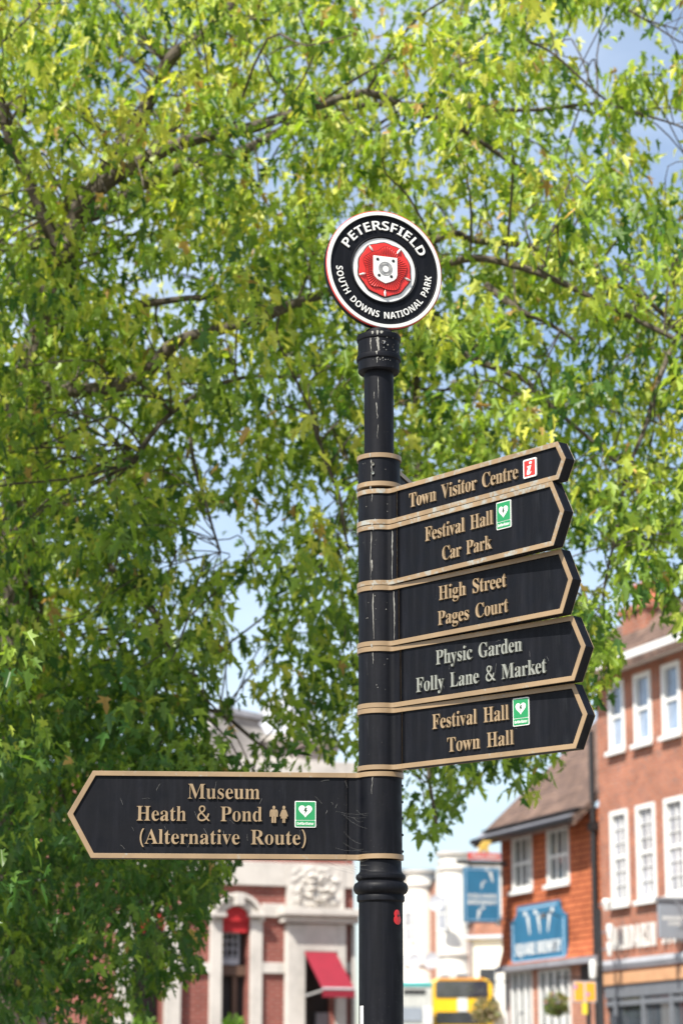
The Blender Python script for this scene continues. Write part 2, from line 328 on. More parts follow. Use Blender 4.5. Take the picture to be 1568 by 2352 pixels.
  't': '291|178,-7 147,-4 119,4 96,19 78,41 67,73 63,115 63,291 15,291 15,334 71,367 99,445 163,445 163,367 266,367 266,291 163,291 163,115 166,97 175,84 189,76 207,73 239,77 270,85 270,10 230,-2',
 },
}


def glyph(font, ch):
    a, *rings = GLYPHS[font][ch].split('|')
    return int(a) / 1000, [[tuple(float(t) / 1000 for t in p.split(',')) for p in r.split()] for r in rings]


CAPS = {f: max(q[1] for r in glyph(f, c)[1] for q in r) for f, c in (('serif', 'H'), ('sans', 'E'))}


def fill(rings, extrude, bevel=0.0, offset=0.0):
    if rings and isinstance(rings[0][0][0], tuple):          # one group of outlines per letter
        V_, F_ = [], []
        for g in rings:
            v, f = fill(g, extrude, bevel, offset)
            F_ += [tuple(i + len(V_) for i in q) for q in f]; V_ += v
        return V_, F_
    return fill_one(rings, extrude, bevel, offset)


def fill_one(rings, extrude, bevel, offset):
    """closed outlines (holes and all) -> solid of depth 0 .. extrude in (u, v, w)"""
    cu = bpy.data.curves.new('outline', 'CURVE')
    cu.dimensions = '2D'; cu.fill_mode = 'BOTH'
    cu.extrude = extrude / 2; cu.bevel_depth = bevel; cu.bevel_resolution = 0; cu.offset = offset
    for r in rings:
        s = cu.splines.new('POLY')
        s.points.add(len(r) - 1)
        for i, p in enumerate(r): s.points[i].co = (p[0], p[1], 0, 1)
        s.use_cyclic_u = True
    ob = bpy.data.objects.new('outline', cu)
    me = bpy.data.meshes.new_from_object(ob)
    vs = [(v.co.x, v.co.y, v.co.z + extrude / 2) for v in me.vertices]
    fs = [tuple(p.vertices) for p in me.polygons]
    bpy.data.objects.remove(ob); bpy.data.curves.remove(cu); bpy.data.meshes.remove(me)
    return vs, fs


def text_rings(txt, font, u0, u1, v0, cap, space=0.26):
    """glyph outlines filling u0..u1 with base line v0 and capital height cap"""
    ch = CAPS[font]
    W = sum(space if c == ' ' else glyph(font, c)[0] for c in txt)
    kx = (u1 - u0) / W
    ky = cap / ch
    out, x = [], u0
    for c in txt:
        if c == ' ':
            x += space * kx; continue
        a, rr = glyph(font, c)
        if c == '&': rr = [[(p[0], p[1]) for p in r] for r in rr]
        out.append([[(x + p[0] * kx, v0 + p[1] * ky) for p in r] for r in rr])
        x += a * kx
    return out


def arc_rings(txt, font, cap, rbase, a_from, a_to, inward=False, space=0.3):
    """letters along a circle; angles clockwise from the top"""
    ch = CAPS[font]
    k = cap / ch
    adv = [space if c == ' ' else glyph(font, c)[0] for c in txt]
    W = sum(adv)
    out, x = [], 0.0
    for c, ad in zip(txt, adv):
        mid = (x + ad / 2) / W
        x += ad
        if c == ' ': continue
        a = a_from + (a_to - a_from) * mid
        g = glyph(font, c)[1]
        kk = abs(a_to - a_from) * (rbase + (cap * .5 if not inward else -cap * .5)) / W
        out.append([])
        for r in g:
            q = []
            for (px, py) in r:
                u, v = (px - ad / 2) * kk, py * k
                if not inward:
                    rr = rbase + v
                    q.append((rr * math.sin(a) + u * math.cos(a), rr * math.cos(a) - u * math.sin(a)))
                else:
                    rr = rbase - v
                    q.append((rr * math.sin(a) - u * math.cos(a), rr * math.cos(a) + u * math.sin(a)))
            out[-1].append(q)
    return out


# ------------------------------------------------------------------ materials
def mat(name, base=(0.5, 0.5, 0.5), rough=0.6, spec=0.5, metal=0.0):
    m = bpy.data.materials.new(name)
    m.use_nodes = True
    b = m.node_tree.nodes['Principled BSDF']
    b.inputs['Base Color'].default_value = (*base, 1)
    b.inputs['Roughness'].default_value = rough
    b.inputs['Specular IOR Level'].default_value = spec
    b.inputs['Metallic'].default_value = metal
    return m, m.node_tree, b




def noise_tex(nt, scale, detail=4, vec=None, rough=0.6):
    n = nt.nodes.new('ShaderNodeTexNoise')
    n.inputs['Scale'].default_value = scale
    n.inputs['Detail'].default_value = detail
    n.inputs['Roughness'].default_value = rough
    if vec is not None: nt.links.new(vec, n.inputs['Vector'])
    return n


def ramp(nt, fac, stops):
    r = nt.nodes.new('ShaderNodeValToRGB')
    while len(r.color_ramp.elements) < len(stops): r.color_ramp.elements.new(0.5)
    for e, (p, c) in zip(r.color_ramp.elements, stops):
        e.position = p; e.color = (*c, 1) if len(c) == 3 else c
    nt.links.new(fac, r.inputs[0])
    return r


def mix(nt, fac, a, b):
    m = nt.nodes.new('ShaderNodeMixRGB')
    for s, x in ((m.inputs[0], fac), (m.inputs[1], a), (m.inputs[2], b)):
        if hasattr(x, 'links') or hasattr(x, 'node'): nt.links.new(x, s)
        elif isinstance(x, (int, float)): s.default_value = x
        else: s.default_value = (*x, 1)
    return m.outputs[0]


def coords(nt, scale=(1, 1, 1), which='Object'):
    t = nt.nodes.new('ShaderNodeTexCoord')
    m = nt.nodes.new('ShaderNodeMapping')
    m.inputs['Scale'].default_value = scale
    nt.links.new(t.outputs[which], m.inputs['Vector'])
    return m.outputs[0]


def bump(nt, b, height, strength=0.3, dist=0.01):
    n = nt.nodes.new('ShaderNodeBump')
    n.inputs['Strength'].default_value = strength
    n.inputs['Distance'].default_value = dist
    nt.links.new(height, n.inputs['Height'])
    nt.links.new(n.outputs[0], b.inputs['Normal'])


W01 = lambda v: (v, v, v)


def black_paint(name='black_gloss_paint'):
    m, nt, b = mat(name, (0.004, 0.0045, 0.007), 0.45, 0.16)
    v = coords(nt)
    specks = ramp(nt, noise_tex(nt, 260, 2, v).outputs[0], [(0.70, W01(0)), (0.76, W01(1))])
    patch = ramp(nt, noise_tex(nt, 14, 3, v).outputs[0], [(0.45, W01(0)), (0.75, W01(1))])
    f = nt.nodes.new('ShaderNodeMath'); f.operation = 'MULTIPLY'
    nt.links.new(specks.outputs[0], f.inputs[0]); nt.links.new(patch.outputs[0], f.inputs[1])
    f2 = nt.nodes.new('ShaderNodeMath'); f2.operation = 'MULTIPLY'; f2.inputs[1].default_value = 0.55
    nt.links.new(f.outputs[0], f2.inputs[0])
    vs = coords(nt, (60, 60, 5))
    streak = ramp(nt, noise_tex(nt, 1.0, 5, vs).outputs[0], [(0.45, (0.0025, 0.003, 0.005)), (0.68, (0.006, 0.0065, 0.0095)), (0.85, (0.024, 0.024, 0.027))])
    vd = coords(nt, (34, 34, 2.2))
    run = ramp(nt, noise_tex(nt, 1.0, 6, vd, 0.7).outputs[0], [(0.60, W01(0)), (0.80, W01(0.22))])
    pd = ramp(nt, noise_tex(nt, 5, 3, v).outputs[0], [(0.48, W01(0)), (0.66, W01(1))])
    rm = nt.nodes.new('ShaderNodeMath'); rm.operation = 'MULTIPLY'
    nt.links.new(run.outputs[0], rm.inputs[0]); nt.links.new(pd.outputs[0], rm.inputs[1])
    dusty = mix(nt, rm.outputs[0], streak.outputs[0], (0.13, 0.14, 0.15))
    c = mix(nt, f2.outputs[0], dusty, (0.20, 0.20, 0.19))
    nt.links.new(c, b.inputs['Base Color'])
    rr = ramp(nt, noise_tex(nt, 22, 5, v).outputs[0], [(0.3, W01(0.44)), (0.7, W01(0.70))])
    nt.links.new(rr.outputs[0], b.inputs['Roughness'])
    bump(nt, b, noise_tex(nt, 120, 3, v).outputs[0], 0.12, 0.002)
    return m


def brass_paint(name, base=(0.245, 0.168, 0.092), worn=(0.27, 0.275, 0.245), amount=0.60):
    m, nt, b = mat(name, base, 0.42, 0.5)
    v = coords(nt)
    n1 = ramp(nt, noise_tex(nt, 38, 7, v, 0.7).outputs[0], [(amount, W01(0)), (amount + 0.12, W01(1))])
    n2 = ramp(nt, noise_tex(nt, 9, 3, v).outputs[0], [(0.3, tuple(c * 0.78 for c in base)), (0.7, tuple(c * 1.12 for c in base))])
    c = mix(nt, n1.outputs[0], n2.outputs[0], worn)
    nt.links.new(c, b.inputs['Base Color'])
    bump(nt, b, noise_tex(nt, 160, 3, v).outputs[0], 0.2, 0.001)
    return m


def plain(name, base, rough=0.5, var=0.12, scale=6.0, spec=0.5):
    m, nt, b = mat(name, base, rough, spec)
    v = coords(nt)
    r = ramp(nt, noise_tex(nt, scale, 5, v).outputs[0], [(0.3, tuple(c * (1 - var) for c in base)), (0.7, tuple(min(c * (1 + var), 0.95) for c in base))])
    nt.links.new(r.outputs[0], b.inputs['Base Color'])
    return m


def wall_coords(nt):
    """(along + across, up) so that bricks run round corners"""
    t = nt.nodes.new('ShaderNodeTexCoord')
    s = nt.nodes.new('ShaderNodeSeparateXYZ')
    nt.links.new(t.outputs['Object'], s.inputs[0])
    a = nt.nodes.new('ShaderNodeMath'); a.operation = 'ADD'
    nt.links.new(s.outputs[0], a.inputs[0]); nt.links.new(s.outputs[1], a.inputs[1])
    c = nt.nodes.new('ShaderNodeCombineXYZ')
    nt.links.new(a.outputs[0], c.inputs[0]); nt.links.new(s.outputs[2], c.inputs[1])
    return c.outputs[0], t.outputs['Object']


def brick(name, c1, c2, mortar, bw=0.225, rh=0.075, ms=0.012, bump_s=0.5, offset=0.5, blotch=None, mdist=0.01):
    m, nt, b = mat(name, c1, 0.85, 0.2)
    uv, ob = wall_coords(nt)
    t = nt.nodes.new('ShaderNodeTexBrick')
    t.offset = offset
    t.inputs['Scale'].default_value = 1
    t.inputs['Brick Width'].default_value = bw
    t.inputs['Row Height'].default_value = rh
    t.inputs['Mortar Size'].default_value = ms
    t.inputs['Mortar Smooth'].default_value = 0.3
    t.inputs['Bias'].default_value = -0.1
    t.inputs['Color1'].default_value = (*c1, 1)
    t.inputs['Color2'].default_value = (*c2, 1)
    t.inputs['Mortar'].default_value = (*mortar, 1)
    nt.links.new(uv, t.inputs['Vector'])
    n = ramp(nt, noise_tex(nt, 1.7, 5, ob).outputs[0], [(0.3, W01(0.72)), (0.7, W01(1.15))])
    mm = nt.nodes.new('ShaderNodeMixRGB'); mm.blend_type = 'MULTIPLY'; mm.inputs[0].default_value = 1
    nt.links.new(t.outputs['Color'], mm.inputs[1]); nt.links.new(n.outputs[0], mm.inputs[2])
    out = mm.outputs[0]
    if blotch:
        f = ramp(nt, noise_tex(nt, 5.5, 3, ob).outputs[0], [(0.55, W01(0)), (0.66, W01(0.7))])
        out = mix(nt, f.outputs[0], out, blotch)
    nt.links.new(out, b.inputs['Base Color'])
    inv = nt.nodes.new('ShaderNodeMath'); inv.operation = 'SUBTRACT'; inv.inputs[0].default_value = 1
    nt.links.new(t.outputs['Fac'], inv.inputs[1])
    bump(nt, b, inv.outputs[0], bump_s, mdist)
    return m


def roof_tile(name, c1, c2, bw=0.17, rh=0.11):
    m, nt, b = mat(name, c1, 0.85, 0.2)
    t = nt.nodes.new('ShaderNodeTexCoord')
    s = nt.nodes.new('ShaderNodeSeparateXYZ'); nt.links.new(t.outputs['Object'], s.inputs[0])
    c = nt.nodes.new('ShaderNodeCombineXYZ'); nt.links.new(s.outputs[0], c.inputs[0]); nt.links.new(s.outputs[2], c.inputs[1])
    k = nt.nodes.new('ShaderNodeTexBrick')
    k.inputs['Scale'].default_value = 1; k.inputs['Brick Width'].default_value = bw; k.inputs['Row Height'].default_value = rh
    k.inputs['Mortar Size'].default_value = 0.012; k.inputs['Mortar Smooth'].default_value = 0.5
    k.inputs['Color1'].default_value = (*c1, 1); k.inputs['Color2'].default_value = (*c2, 1); k.inputs['Mortar'].default_value = (*(x * 0.35 for x in c1), 1)
    nt.links.new(c.outputs[0], k.inputs['Vector'])
    f = ramp(nt, noise_tex(nt, 2.5, 6, t.outputs['Object']).outputs[0], [(0.35, W01(0.65)), (0.7, W01(1.25))])
    mm = nt.nodes.new('ShaderNodeMixRGB'); mm.blend_type = 'MULTIPLY'; mm.inputs[0].default_value = 1
    nt.links.new(k.outputs['Color'], mm.inputs[1]); nt.links.new(f.outputs[0], mm.inputs[2])
    nt.links.new(mm.outputs[0], b.inputs['Base Color'])
    inv = nt.nodes.new('ShaderNodeMath'); inv.operation = 'SUBTRACT'; inv.inputs[0].default_value = 1
    nt.links.new(k.outputs['Fac'], inv.inputs[1])
    bump(nt, b, inv.outputs[0], 0.7, 0.02)
    return m


def stone(name, base, dark=0.62):
    m, nt, b = mat(name, base, 0.8, 0.25)
    v = coords(nt)
    vz = coords(nt, (3, 3, 0.7))
    a = ramp(nt, noise_tex(nt, 1.0, 7, v, 0.65).outputs[0], [(0.32, tuple(c * dark for c in base)), (0.55, base), (0.75, tuple(min(0.9, c * 1.08) for c in base))])
    f = ramp(nt, noise_tex(nt, 2.0, 5, vz).outputs[0], [(0.58, W01(0)), (0.8, W01(0.5))])
    nt.links.new(mix(nt, f.outputs[0], a.outputs[0], tuple(c * 0.45 for c in base)), b.inputs['Base Color'])
    bump(nt, b, noise_tex(nt, 30, 4, v).outputs[0], 0.25, 0.01)
    return m


def glass(name, base=(0.04, 0.05, 0.06), rough=0.05):
    m, nt, b = mat(name, base, rough, 0.9)
    v = coords(nt)
    r = ramp(nt, noise_tex(nt, 1.3, 3, v).outputs[0], [(0.3, tuple(c * 0.6 for c in base)), (0.7, tuple(c * 1.5 for c in base))])
    nt.links.new(r.outputs[0], b.inputs['Base Color'])
    b.inputs['Coat Weight'].default_value = 0.6
    b.inputs['Coat Roughness'].default_value = 0.02
    return m


def leaf_mat(name):
    m = bpy.data.materials.new(name); m.use_nodes = True
    nt = m.node_tree; nt.nodes.clear()
    out = nt.nodes.new('ShaderNodeOutputMaterial')
    at_ = nt.nodes.new('ShaderNodeAttribute'); at_.attribute_name = 'tint'
    p = nt.nodes.new('ShaderNodeBsdfPrincipled')
    p.inputs['Roughness'].default_value = 0.42
    p.inputs['Specular IOR Level'].default_value = 0.45
    t = nt.nodes.new('ShaderNodeBsdfTranslucent')
    hs = nt.nodes.new('ShaderNodeHueSaturation')
    hs.inputs['Value'].default_value = 1.65; hs.inputs['Saturation'].default_value = 1.1; hs.inputs['Hue'].default_value = 0.493
    nt.links.new(at_.outputs['Color'], hs.inputs['Color'])
    nt.links.new(at_.outputs['Color'], p.inputs['Base Color'])
    nt.links.new(hs.outputs[0], t.inputs['Color'])
    ms = nt.nodes.new('ShaderNodeMixShader'); ms.inputs[0].default_value = 0.48
    nt.links.new(p.outputs[0], ms.inputs[1]); nt.links.new(t.outputs[0], ms.inputs[2])
    nt.links.new(ms.outputs[0], out.inputs[0])
    return m


M = {}
M['black'] = black_paint()
M['brass'] = brass_paint('gold_brown_paint')
M['brass_worn'] = brass_paint('weathered_gold_paint', amount=0.50)
M['brass_grey'] = brass_paint('faded_gold_paint', (0.36, 0.33, 0.27), (0.42, 0.44, 0.41), 0.5)
M['letter_grey'] = plain('pale_grey_letter_paint', (0.20, 0.208, 0.18), 0.45, 0.15, 60)
M['letter_gold'] = brass_paint('gold_letter_paint', (0.25, 0.178, 0.10), (0.36, 0.31, 0.24), 0.64)
M['white'] = plain('white_gloss_paint', (0.62, 0.62, 0.59), 0.35, 0.04, 40)
M['red'] = plain('red_gloss_paint', (0.52, 0.022, 0.016), 0.45, 0.08, 30)
M['pale_red'] = plain('faded_red_paint', (0.60, 0.16, 0.13), 0.4, 0.1, 30)
M['green'] = plain('green_sticker_print', (0.012, 0.20, 0.065), 0.35, 0.06, 30)
M['dropping'] = plain('bird_dropping', (0.24, 0.235, 0.21), 0.9, 0.2, 90)
M['poppy'] = plain('poppy_red', (0.55, 0.012, 0.016), 0.4, 0.1, 60)
M['ink'] = mat('black_ink', (0.01, 0.01, 0.01), 0.5)[0]
M['web'] = plain('dusty_web', (0.16, 0.16, 0.15), 0.9, 0.2, 40)
M['silver'] = mat('silvered_paint', (0.55, 0.55, 0.55), 0.3, 0.5, 0.3)[0]
M['leaf'] = leaf_mat('maple_leaf')


# ------------------------------------------------------------------ ground
def ground_z(y):
    t = min(max((y - 50) / 45.0, 0), 1)
    return 1.65 * t * t * (3 - 2 * t)


def sheet(name, x0, x1, lift, m, y0=-60, y1=140, far=False):
    ys = [y0 + (y1 - y0) * i / 60 for i in range(61)]
    if far: ys = [-1500] + ys + [2500]
    mb = MB()
    vs = [(x, y, ground_z(y) + lift) for y in ys for x in (x0, x1)]
    mb.add(vs, [(2 * i, 2 * i + 1, 2 * i + 3, 2 * i + 2) for i in range(len(ys) - 1)], 0, True)
    return tag(mb.build(name, m), kind='structure')


M['paving'] = brick('paving_stone', (0.30, 0.27, 0.23), (0.24, 0.22, 0.19), (0.12, 0.11, 0.10), 0.6, 0.4, 0.008, 0.2)
_pn = M['paving'].node_tree
_tc = [n for n in _pn.nodes if n.type == 'TEX_COORD'][0]
_bt = [n for n in _pn.nodes if n.type == 'TEX_BRICK'][0]
_pn.links.new(_tc.outputs['Object'], _bt.inputs['Vector'])
M['asphalt'] = plain('asphalt', (0.05, 0.05, 0.052), 0.9, 0.25, 3)
sheet('ground', -1500, 1500, 0, M['paving'], far=True)
sheet('road', -1.6, 3.6, 0.004, M['asphalt'], 30, 135)

# ------------------------------------------------------------------ signpost
post = empty('signpost', (0, 0, 0))
tag(post, 'black and gold cast metal fingerpost with seven pointing boards and a round crest on top', 'signpost')

RP = 0.0393                                     # pole
pole = MB().lathe([(0.056, 0.0), (0.056, 2.03), (RP, 2.04), (RP, 3.42)], 56).build('pole', M['black'], post)
foot = MB().lathe([(0.16, 0.0), (0.16, 0.05), (0.12, 0.09), (0.075, 0.16), (0.064, 0.32), (0.064, 0.36), (0.0562, 0.40)], 48).build('foot', M['black'], post)
prof = [(0.0562, 2.020), (0.0605, 2.024), (0.0608, 2.036), (0.0590, 2.039), (0.0600, 2.041), (0.0655, 2.044), (0.0688, 2.050), (0.0696, 2.056), (0.0688, 2.062), (0.0655, 2.068), (0.0600, 2.071),
        (0.0580, 2.073), (0.0590, 2.076), (0.0625, 2.079), (0.0636, 2.084), (0.0625, 2.089), (0.0570, 2.093), (0.0535, 2.099), (0.0530, 2.124), (RP, 2.127)]
MB().lathe(prof, 56).build('moulded_ring', M['black'], post)
prof = [(RP, 3.4195), (0.052, 3.4205), (0.0555, 3.425), (0.0555, 3.452), (0.0590, 3.454), (0.0602, 3.460), (0.0590, 3.466),
        (0.0560, 3.468), (0.0560, 3.5065), (0.0585, 3.509), (0.0597, 3.516), (0.0585, 3.523), (0.050, 3.527), (0.0, 3.528)]
cap = MB().lathe(prof, 56).build('cap_collar', M['black'], post)
MB().lathe([(0.040, 3.5265), (0.038, 3.534), (0.034, 3.540), (0.017, 3.546), (0.0, 3.546)], 40).build('crest_seat', M['black'], post)


def cyl_patch(mb, Rr, a0, z0, poly, mat_=0, lift=0.0007, th=0.0012):
    """outline (arc length, height) wrapped on a cylinder, a0 from the camera side towards the right"""
    def P(u, v, r):
        a = a0 + u / Rr
        return (r * math.sin(a), -r * math.cos(a), z0 + v)
    cu = sum(p[0] for p in poly) / len(poly); cv = sum(p[1] for p in poly) / len(poly)
    n = len(poly)
    vs = [P(*p, Rr + lift + th * 0.2) for p in poly] + [P(cu + (p[0] - cu) * .6, cv + (p[1] - cv) * .6, Rr + lift + th) for p in poly] + [P(cu, cv, Rr + lift + th)]
    fs = [(i, (i + 1) % n, n + (i + 1) % n, n + i) for i in range(n)] + [(n + i, n + (i + 1) % n, 2 * n) for i in range(n)]
    mb.add(vs, fs, mat_, True)


def streak_poly(length, wd, rnd, n=14):
    L, Rr_ = [], []
    x = 0
    for i in range(n + 1):
        t = i / n
        x += rnd.uniform(-0.0009, 0.0009)
        hw = wd * (0.35 + 0.65 * rnd.random()) * (1 - 0.75 * t) * min(1, t * 6 + 0.3)
        L.append((x - hw, -length * t)); Rr_.append((x + hw, -length * t))
    return L + Rr_[::-1]


def strip_on_cyl(mb, Rr, a0, z0, length, wd, rnd, n=14, lift=0.0006):
    q = streak_poly(length, wd, rnd, n)
    m = n + 1
    def P(u, v):
        a = a0 + u / Rr
        return ((Rr + lift) * math.sin(a), -(Rr + lift) * math.cos(a), z0 + v)
    vs = [P(*p) for p in q]
    mb.add(vs, [(i, i + 1, 2 * m - 2 - i, 2 * m - 1 - i) for i in range(m - 1)], 0, True)


rnd = random.Random(3)
mb = MB()
strip_on_cyl(mb, 0.0560, -0.06, 3.5065, 0.040, 0.0050, rnd)
strip_on_cyl(mb, 0.0560, -0.05, 3.505, 0.036, 0.0040, rnd)
strip_on_cyl(mb, 0.0560, -0.42, 3.5055, 0.038, 0.0022, rnd)
strip_on_cyl(mb, 0.0602, -0.10, 3.4665, 0.010, 0.0035, rnd, 6)
strip_on_cyl(mb, 0.0555, -0.11, 3.451, 0.016, 0.0025, rnd, 6)
strip_on_cyl(mb, 0.0597, -0.3, 3.5225, 0.009, 0.006, rnd, 5)
strip_on_cyl(mb, 0.0597, 0.12, 3.5225, 0.008, 0.009, rnd, 5)
strip_on_cyl(mb, 0.0597, -0.07, 3.5235, 0.012, 0.008, rnd, 5)
for a, z, l, wd in ((-0.1, 3.40, 0.06, .0012), (-0.18, 3.33, 0.045, .0016), (-0.34, 3.36, 0.02, .0008), (-0.05, 3.27, .04, .0009)):
    strip_on_cyl(mb, RP, a, z, l, wd, rnd)
for k in range(46):
    z = rnd.uniform(3.44, 3.515)
    if 3.452 < z < 3.469: continue
    a = rnd.gauss(0.35, 0.4)
    r = rnd.uniform(0.0006, 0.0019)
    cyl_patch(mb, 0.0562, a, z, [(r * math.cos(t) * rnd.uniform(.6, 1.2), r * math.sin(t) * rnd.uniform(.6, 1.4)) for t in np.linspace(0, 5.4, 7)], 0, 0.0004, 0.0006)
mb.build('dropping_stain', M['dropping'], post, fix=False)

# screw holes on the cap
MB().lathe([(0.0, 0.001), (0.0026, 0.001), (0.0046, 0.0), (0.0046, -0.004)], 16, axis='y', c=(0.0115, -0.0555, 3.4915)).build('screw', M['silver'], post)

# poppy and paper stickers on the shaft
zp = at(909, 2107, -0.034).z
mb = MB()
el = lambda cx, cy, rx, ry, n=18: [(cx + rx * math.cos(2 * math.pi * i / n), cy + ry * math.sin(2 * math.pi * i / n)) for i in range(n)]
cyl_patch(mb, 0.056, 0.80, zp, el(0, 0.0085, 0.0105, 0.0105), 0, 0.0004, 0.0005)
cyl_patch(mb, 0.056, 0.80, zp, el(0.0015, -0.006, 0.0135, 0.0125), 0, 0.0007, 0.0005)
cyl_patch(mb, 0.056, 0.80, zp, el(0.003, 0.0035, 0.0033, 0.0035, 12), 1, 0.0016, 0.0004)
mb.build('poppy_sticker', [M['poppy'], M['ink']], post, fix=False)
mb = MB()
zs = at(825, 2310, -0.03).z
vs = []
for i in range(7):
    a = -1.22 + 0.30 * i / 6
    for v in (0, -0.13): vs.append((0.0566 * math.sin(a), -0.0566 * math.cos(a), zs + v))
mb.add(vs, [(2 * i, 2 * i + 1, 2 * i + 3, 2 * i + 2) for i in range(6)], 0, True)
mb.build('paper_sticker', M['white'], post, fix=False)

# ---- round crest
ZC = 3.7075
crest = MB()
FY = -0.016
crest.lathe([(0.0, FY), (0.150, FY), (0.150, FY - 0.003), (0.153, FY - 0.005), (0.1625, FY - 0.005), (0.166, FY - 0.001), (0.166, 0.000), (0.160, 0.003), (0.0, 0.003)], 96, axis='y')
crest = crest.build('town_crest', M['black'], post, loc=(0.009, 0, ZC), rz=R(20))
crest['label'] = 'round black crest with white rim and a red rose at its centre'
MB().lathe([(0.1535, FY - 0.004), (0.1545, FY - 0.0062), (0.1632, FY - 0.0062), (0.1645, FY - 0.0045)], 96, axis='y').build('white_rim', M['white'], crest)
MB().lathe([(0.1640, FY - 0.0050), (0.1667, FY - 0.0034), (0.1667, FY - 0.0016), (0.1655, FY - 0.0014)], 96, axis='y').build('red_edge', M['red'], crest)
MB().lathe([(0.0910, FY + .001), (0.0915, FY - 0.0045), (0.0935, FY - 0.0055), (0.0955, FY - 0.0045), (0.0962, FY + .001)], 80, axis='y').build('raised_ring', M['black'], crest)
MB().lathe([(0.0, FY - 0.0018), (0.0895, FY - 0.0018), (0.0905, FY - 0.0008), (0.0905, FY + .001)], 80, axis='y').build('white_disc', M['white'], crest)


def polar(fr, n=160):
    return [(fr(2 * math.pi * i / n) * math.sin(2 * math.pi * i / n), fr(2 * math.pi * i / n) * math.cos(2 * math.pi * i / n)) for i in range(n)]


A0 = R(36)
saw = lambda a: abs(((a - A0) / R(72)) % 1 - 0.5) * 2         # 1 at the thorns, 0 half way between
base = lambda a: 0.0755 + 0.0035 * (1 - abs(saw(a) * 2 - 1)) * -1 + 0.0015 * saw(a)
MB().prism(polar(lambda a: base(a) + 0.0026), FY - 0.0019, FY - 0.0042).build('rose_outline', M['ink'], crest)
MB().prism(polar(base), FY - 0.0042, FY - 0.0066).build('rose_sepals', M['red'], crest, bevel=0.0012)
# ruffled rose, alternate ridges
n = 220
vs, fs = [], []
radii = [0.0, 0.028, 0.036, 0.044, 0.052, 1.0]
wave = lambda a: 0.0585 + 0.0048 * math.cos(5 * (a - A0) + 2.4) + 0.0012 * math.cos(10 * (a - A0))
for j, q in enumerate(radii):
    for i in range(n):
        a = 2 * math.pi * i / n
        r = wave(a) if q == 1.0 else q
        r = min(r, wave(a))
        ridge = (0.0011 if (i // 2) % 2 else -0.0011) if 0 < j else 0
        y = FY - 0.0098 + ridge * (1 if q != 1.0 else .8)
        vs.append((r * math.sin(a), y, r * math.cos(a)))
for i in range(n):
    a = 2 * math.pi * i / n
    vs.append((wave(a) * math.sin(a), FY - 0.006, wave(a) * math.cos(a)))
fs = [(j * n + i, j * n + (i + 1) % n, (j + 1) * n + (i + 1) % n, (j + 1) * n + i) for j in range(len(radii)) for i in range(n)]
MB().add(vs, fs).build('rose_petals', M['red'], crest)
MB().ring(polar(lambda a: wave(a) + 0.0020, 120), polar(lambda a: wave(a) - 0.0006, 120), FY - 0.0060, FY - 0.0074).build('petal_edge_shade', mat('dark_red_edge_shade', (0.12, 0.008, 0.008), 0.6)[0], crest)  # dark ring painted for the shade along the petals' edge
mb = MB()
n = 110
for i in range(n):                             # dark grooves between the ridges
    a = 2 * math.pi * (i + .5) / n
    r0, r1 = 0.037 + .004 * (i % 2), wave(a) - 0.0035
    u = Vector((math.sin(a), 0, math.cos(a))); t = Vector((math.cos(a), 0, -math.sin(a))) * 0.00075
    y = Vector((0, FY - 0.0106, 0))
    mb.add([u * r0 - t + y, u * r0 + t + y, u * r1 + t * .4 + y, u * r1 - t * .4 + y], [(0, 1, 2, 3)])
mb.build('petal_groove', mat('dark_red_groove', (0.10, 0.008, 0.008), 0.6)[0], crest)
for k in range(5):
    mb = MB()
    a = A0 + R(72) * k
    u = Vector((math.sin(a), 0, math.cos(a))); t = Vector((math.cos(a), 0, -math.sin(a)))
    y0 = FY - 0.0085
    p = [u * 0.0575, u * 0.066 + t * 0.0033, u * 0.0745 + t * 0.0022, u * 0.078, u * 0.0745 - t * 0.0022, u * 0.066 - t * 0.0033]
    vs = [Vector((q.x, y0, q.z)) for q in p] + [Vector((u.x * 0.068, y0 - 0.0045, u.z * 0.068))]
    mb.add(vs, [(i, (i + 1) % 6, 6) for i in range(6)], 0, True)
    mb.build('thorn', M['white'], crest)
shield = [(-0.0345, 0.0345), (0.0345, 0.0345), (0.0345, -0.014), (0.0315, -0.0235), (0.024, -0.031), (0.012, -0.037), (0.0, -0.0415), (-0.012, -0.037), (-0.024, -0.031), (-0.0315, -0.0235), (-0.0345, -0.014)]
sh = MB().prism(shield, FY - 0.008, FY - 0.0125).build('shield', M['white'], crest, bevel=0.0008)
mb = MB()
for (x, z) in ((-0.0225, 0.0245), (0.0225, 0.0245), (-0.0185, -0.0205), (0.0165, -0.0205)):
    mb.lathe([(0.0, FY - 0.0140), (0.0035, FY - 0.0136), (0.0046, FY - 0.0124)], 18, axis='y', c=(x, 0, z))
mb.build('roundel_dot', M['ink'], crest)
mb = MB()
for i in range(44):
    a = 2 * math.pi * i / 44
    u = Vector((math.sin(a), 0, math.cos(a))); t = Vector((math.cos(a), 0, -math.sin(a))) * 0.00055
    y = Vector((0, FY - 0.0131, 0))
    mb.add([u * 0.0105 - t + y, u * 0.0105 + t + y, u * 0.0185 + t + y, u * 0.0185 - t + y], [(0, 1, 2, 3)])
mb.ring(polar(lambda a: 0.0195, 48), polar(lambda a: 0.0187, 48), FY - 0.0126, FY - 0.0132)
mb.ring(polar(lambda a: 0.0113, 48), polar(lambda a: 0.0096, 48), FY - 0.0126, FY - 0.0133)
mb.build('centre_rays', plain('grey_ink', (0.16, 0.16, 0.16)), crest)


def put(rings, depth, name, m, parent, fx=lambda u, v, w: (u, -w, v), bevel=0.0006, offset=0.0):
    vs, fs = fill(rings, depth, bevel, offset)
    mb = MB().add([fx(*p) for p in vs], fs)
    return mb.build(name, m, parent, fix=True)


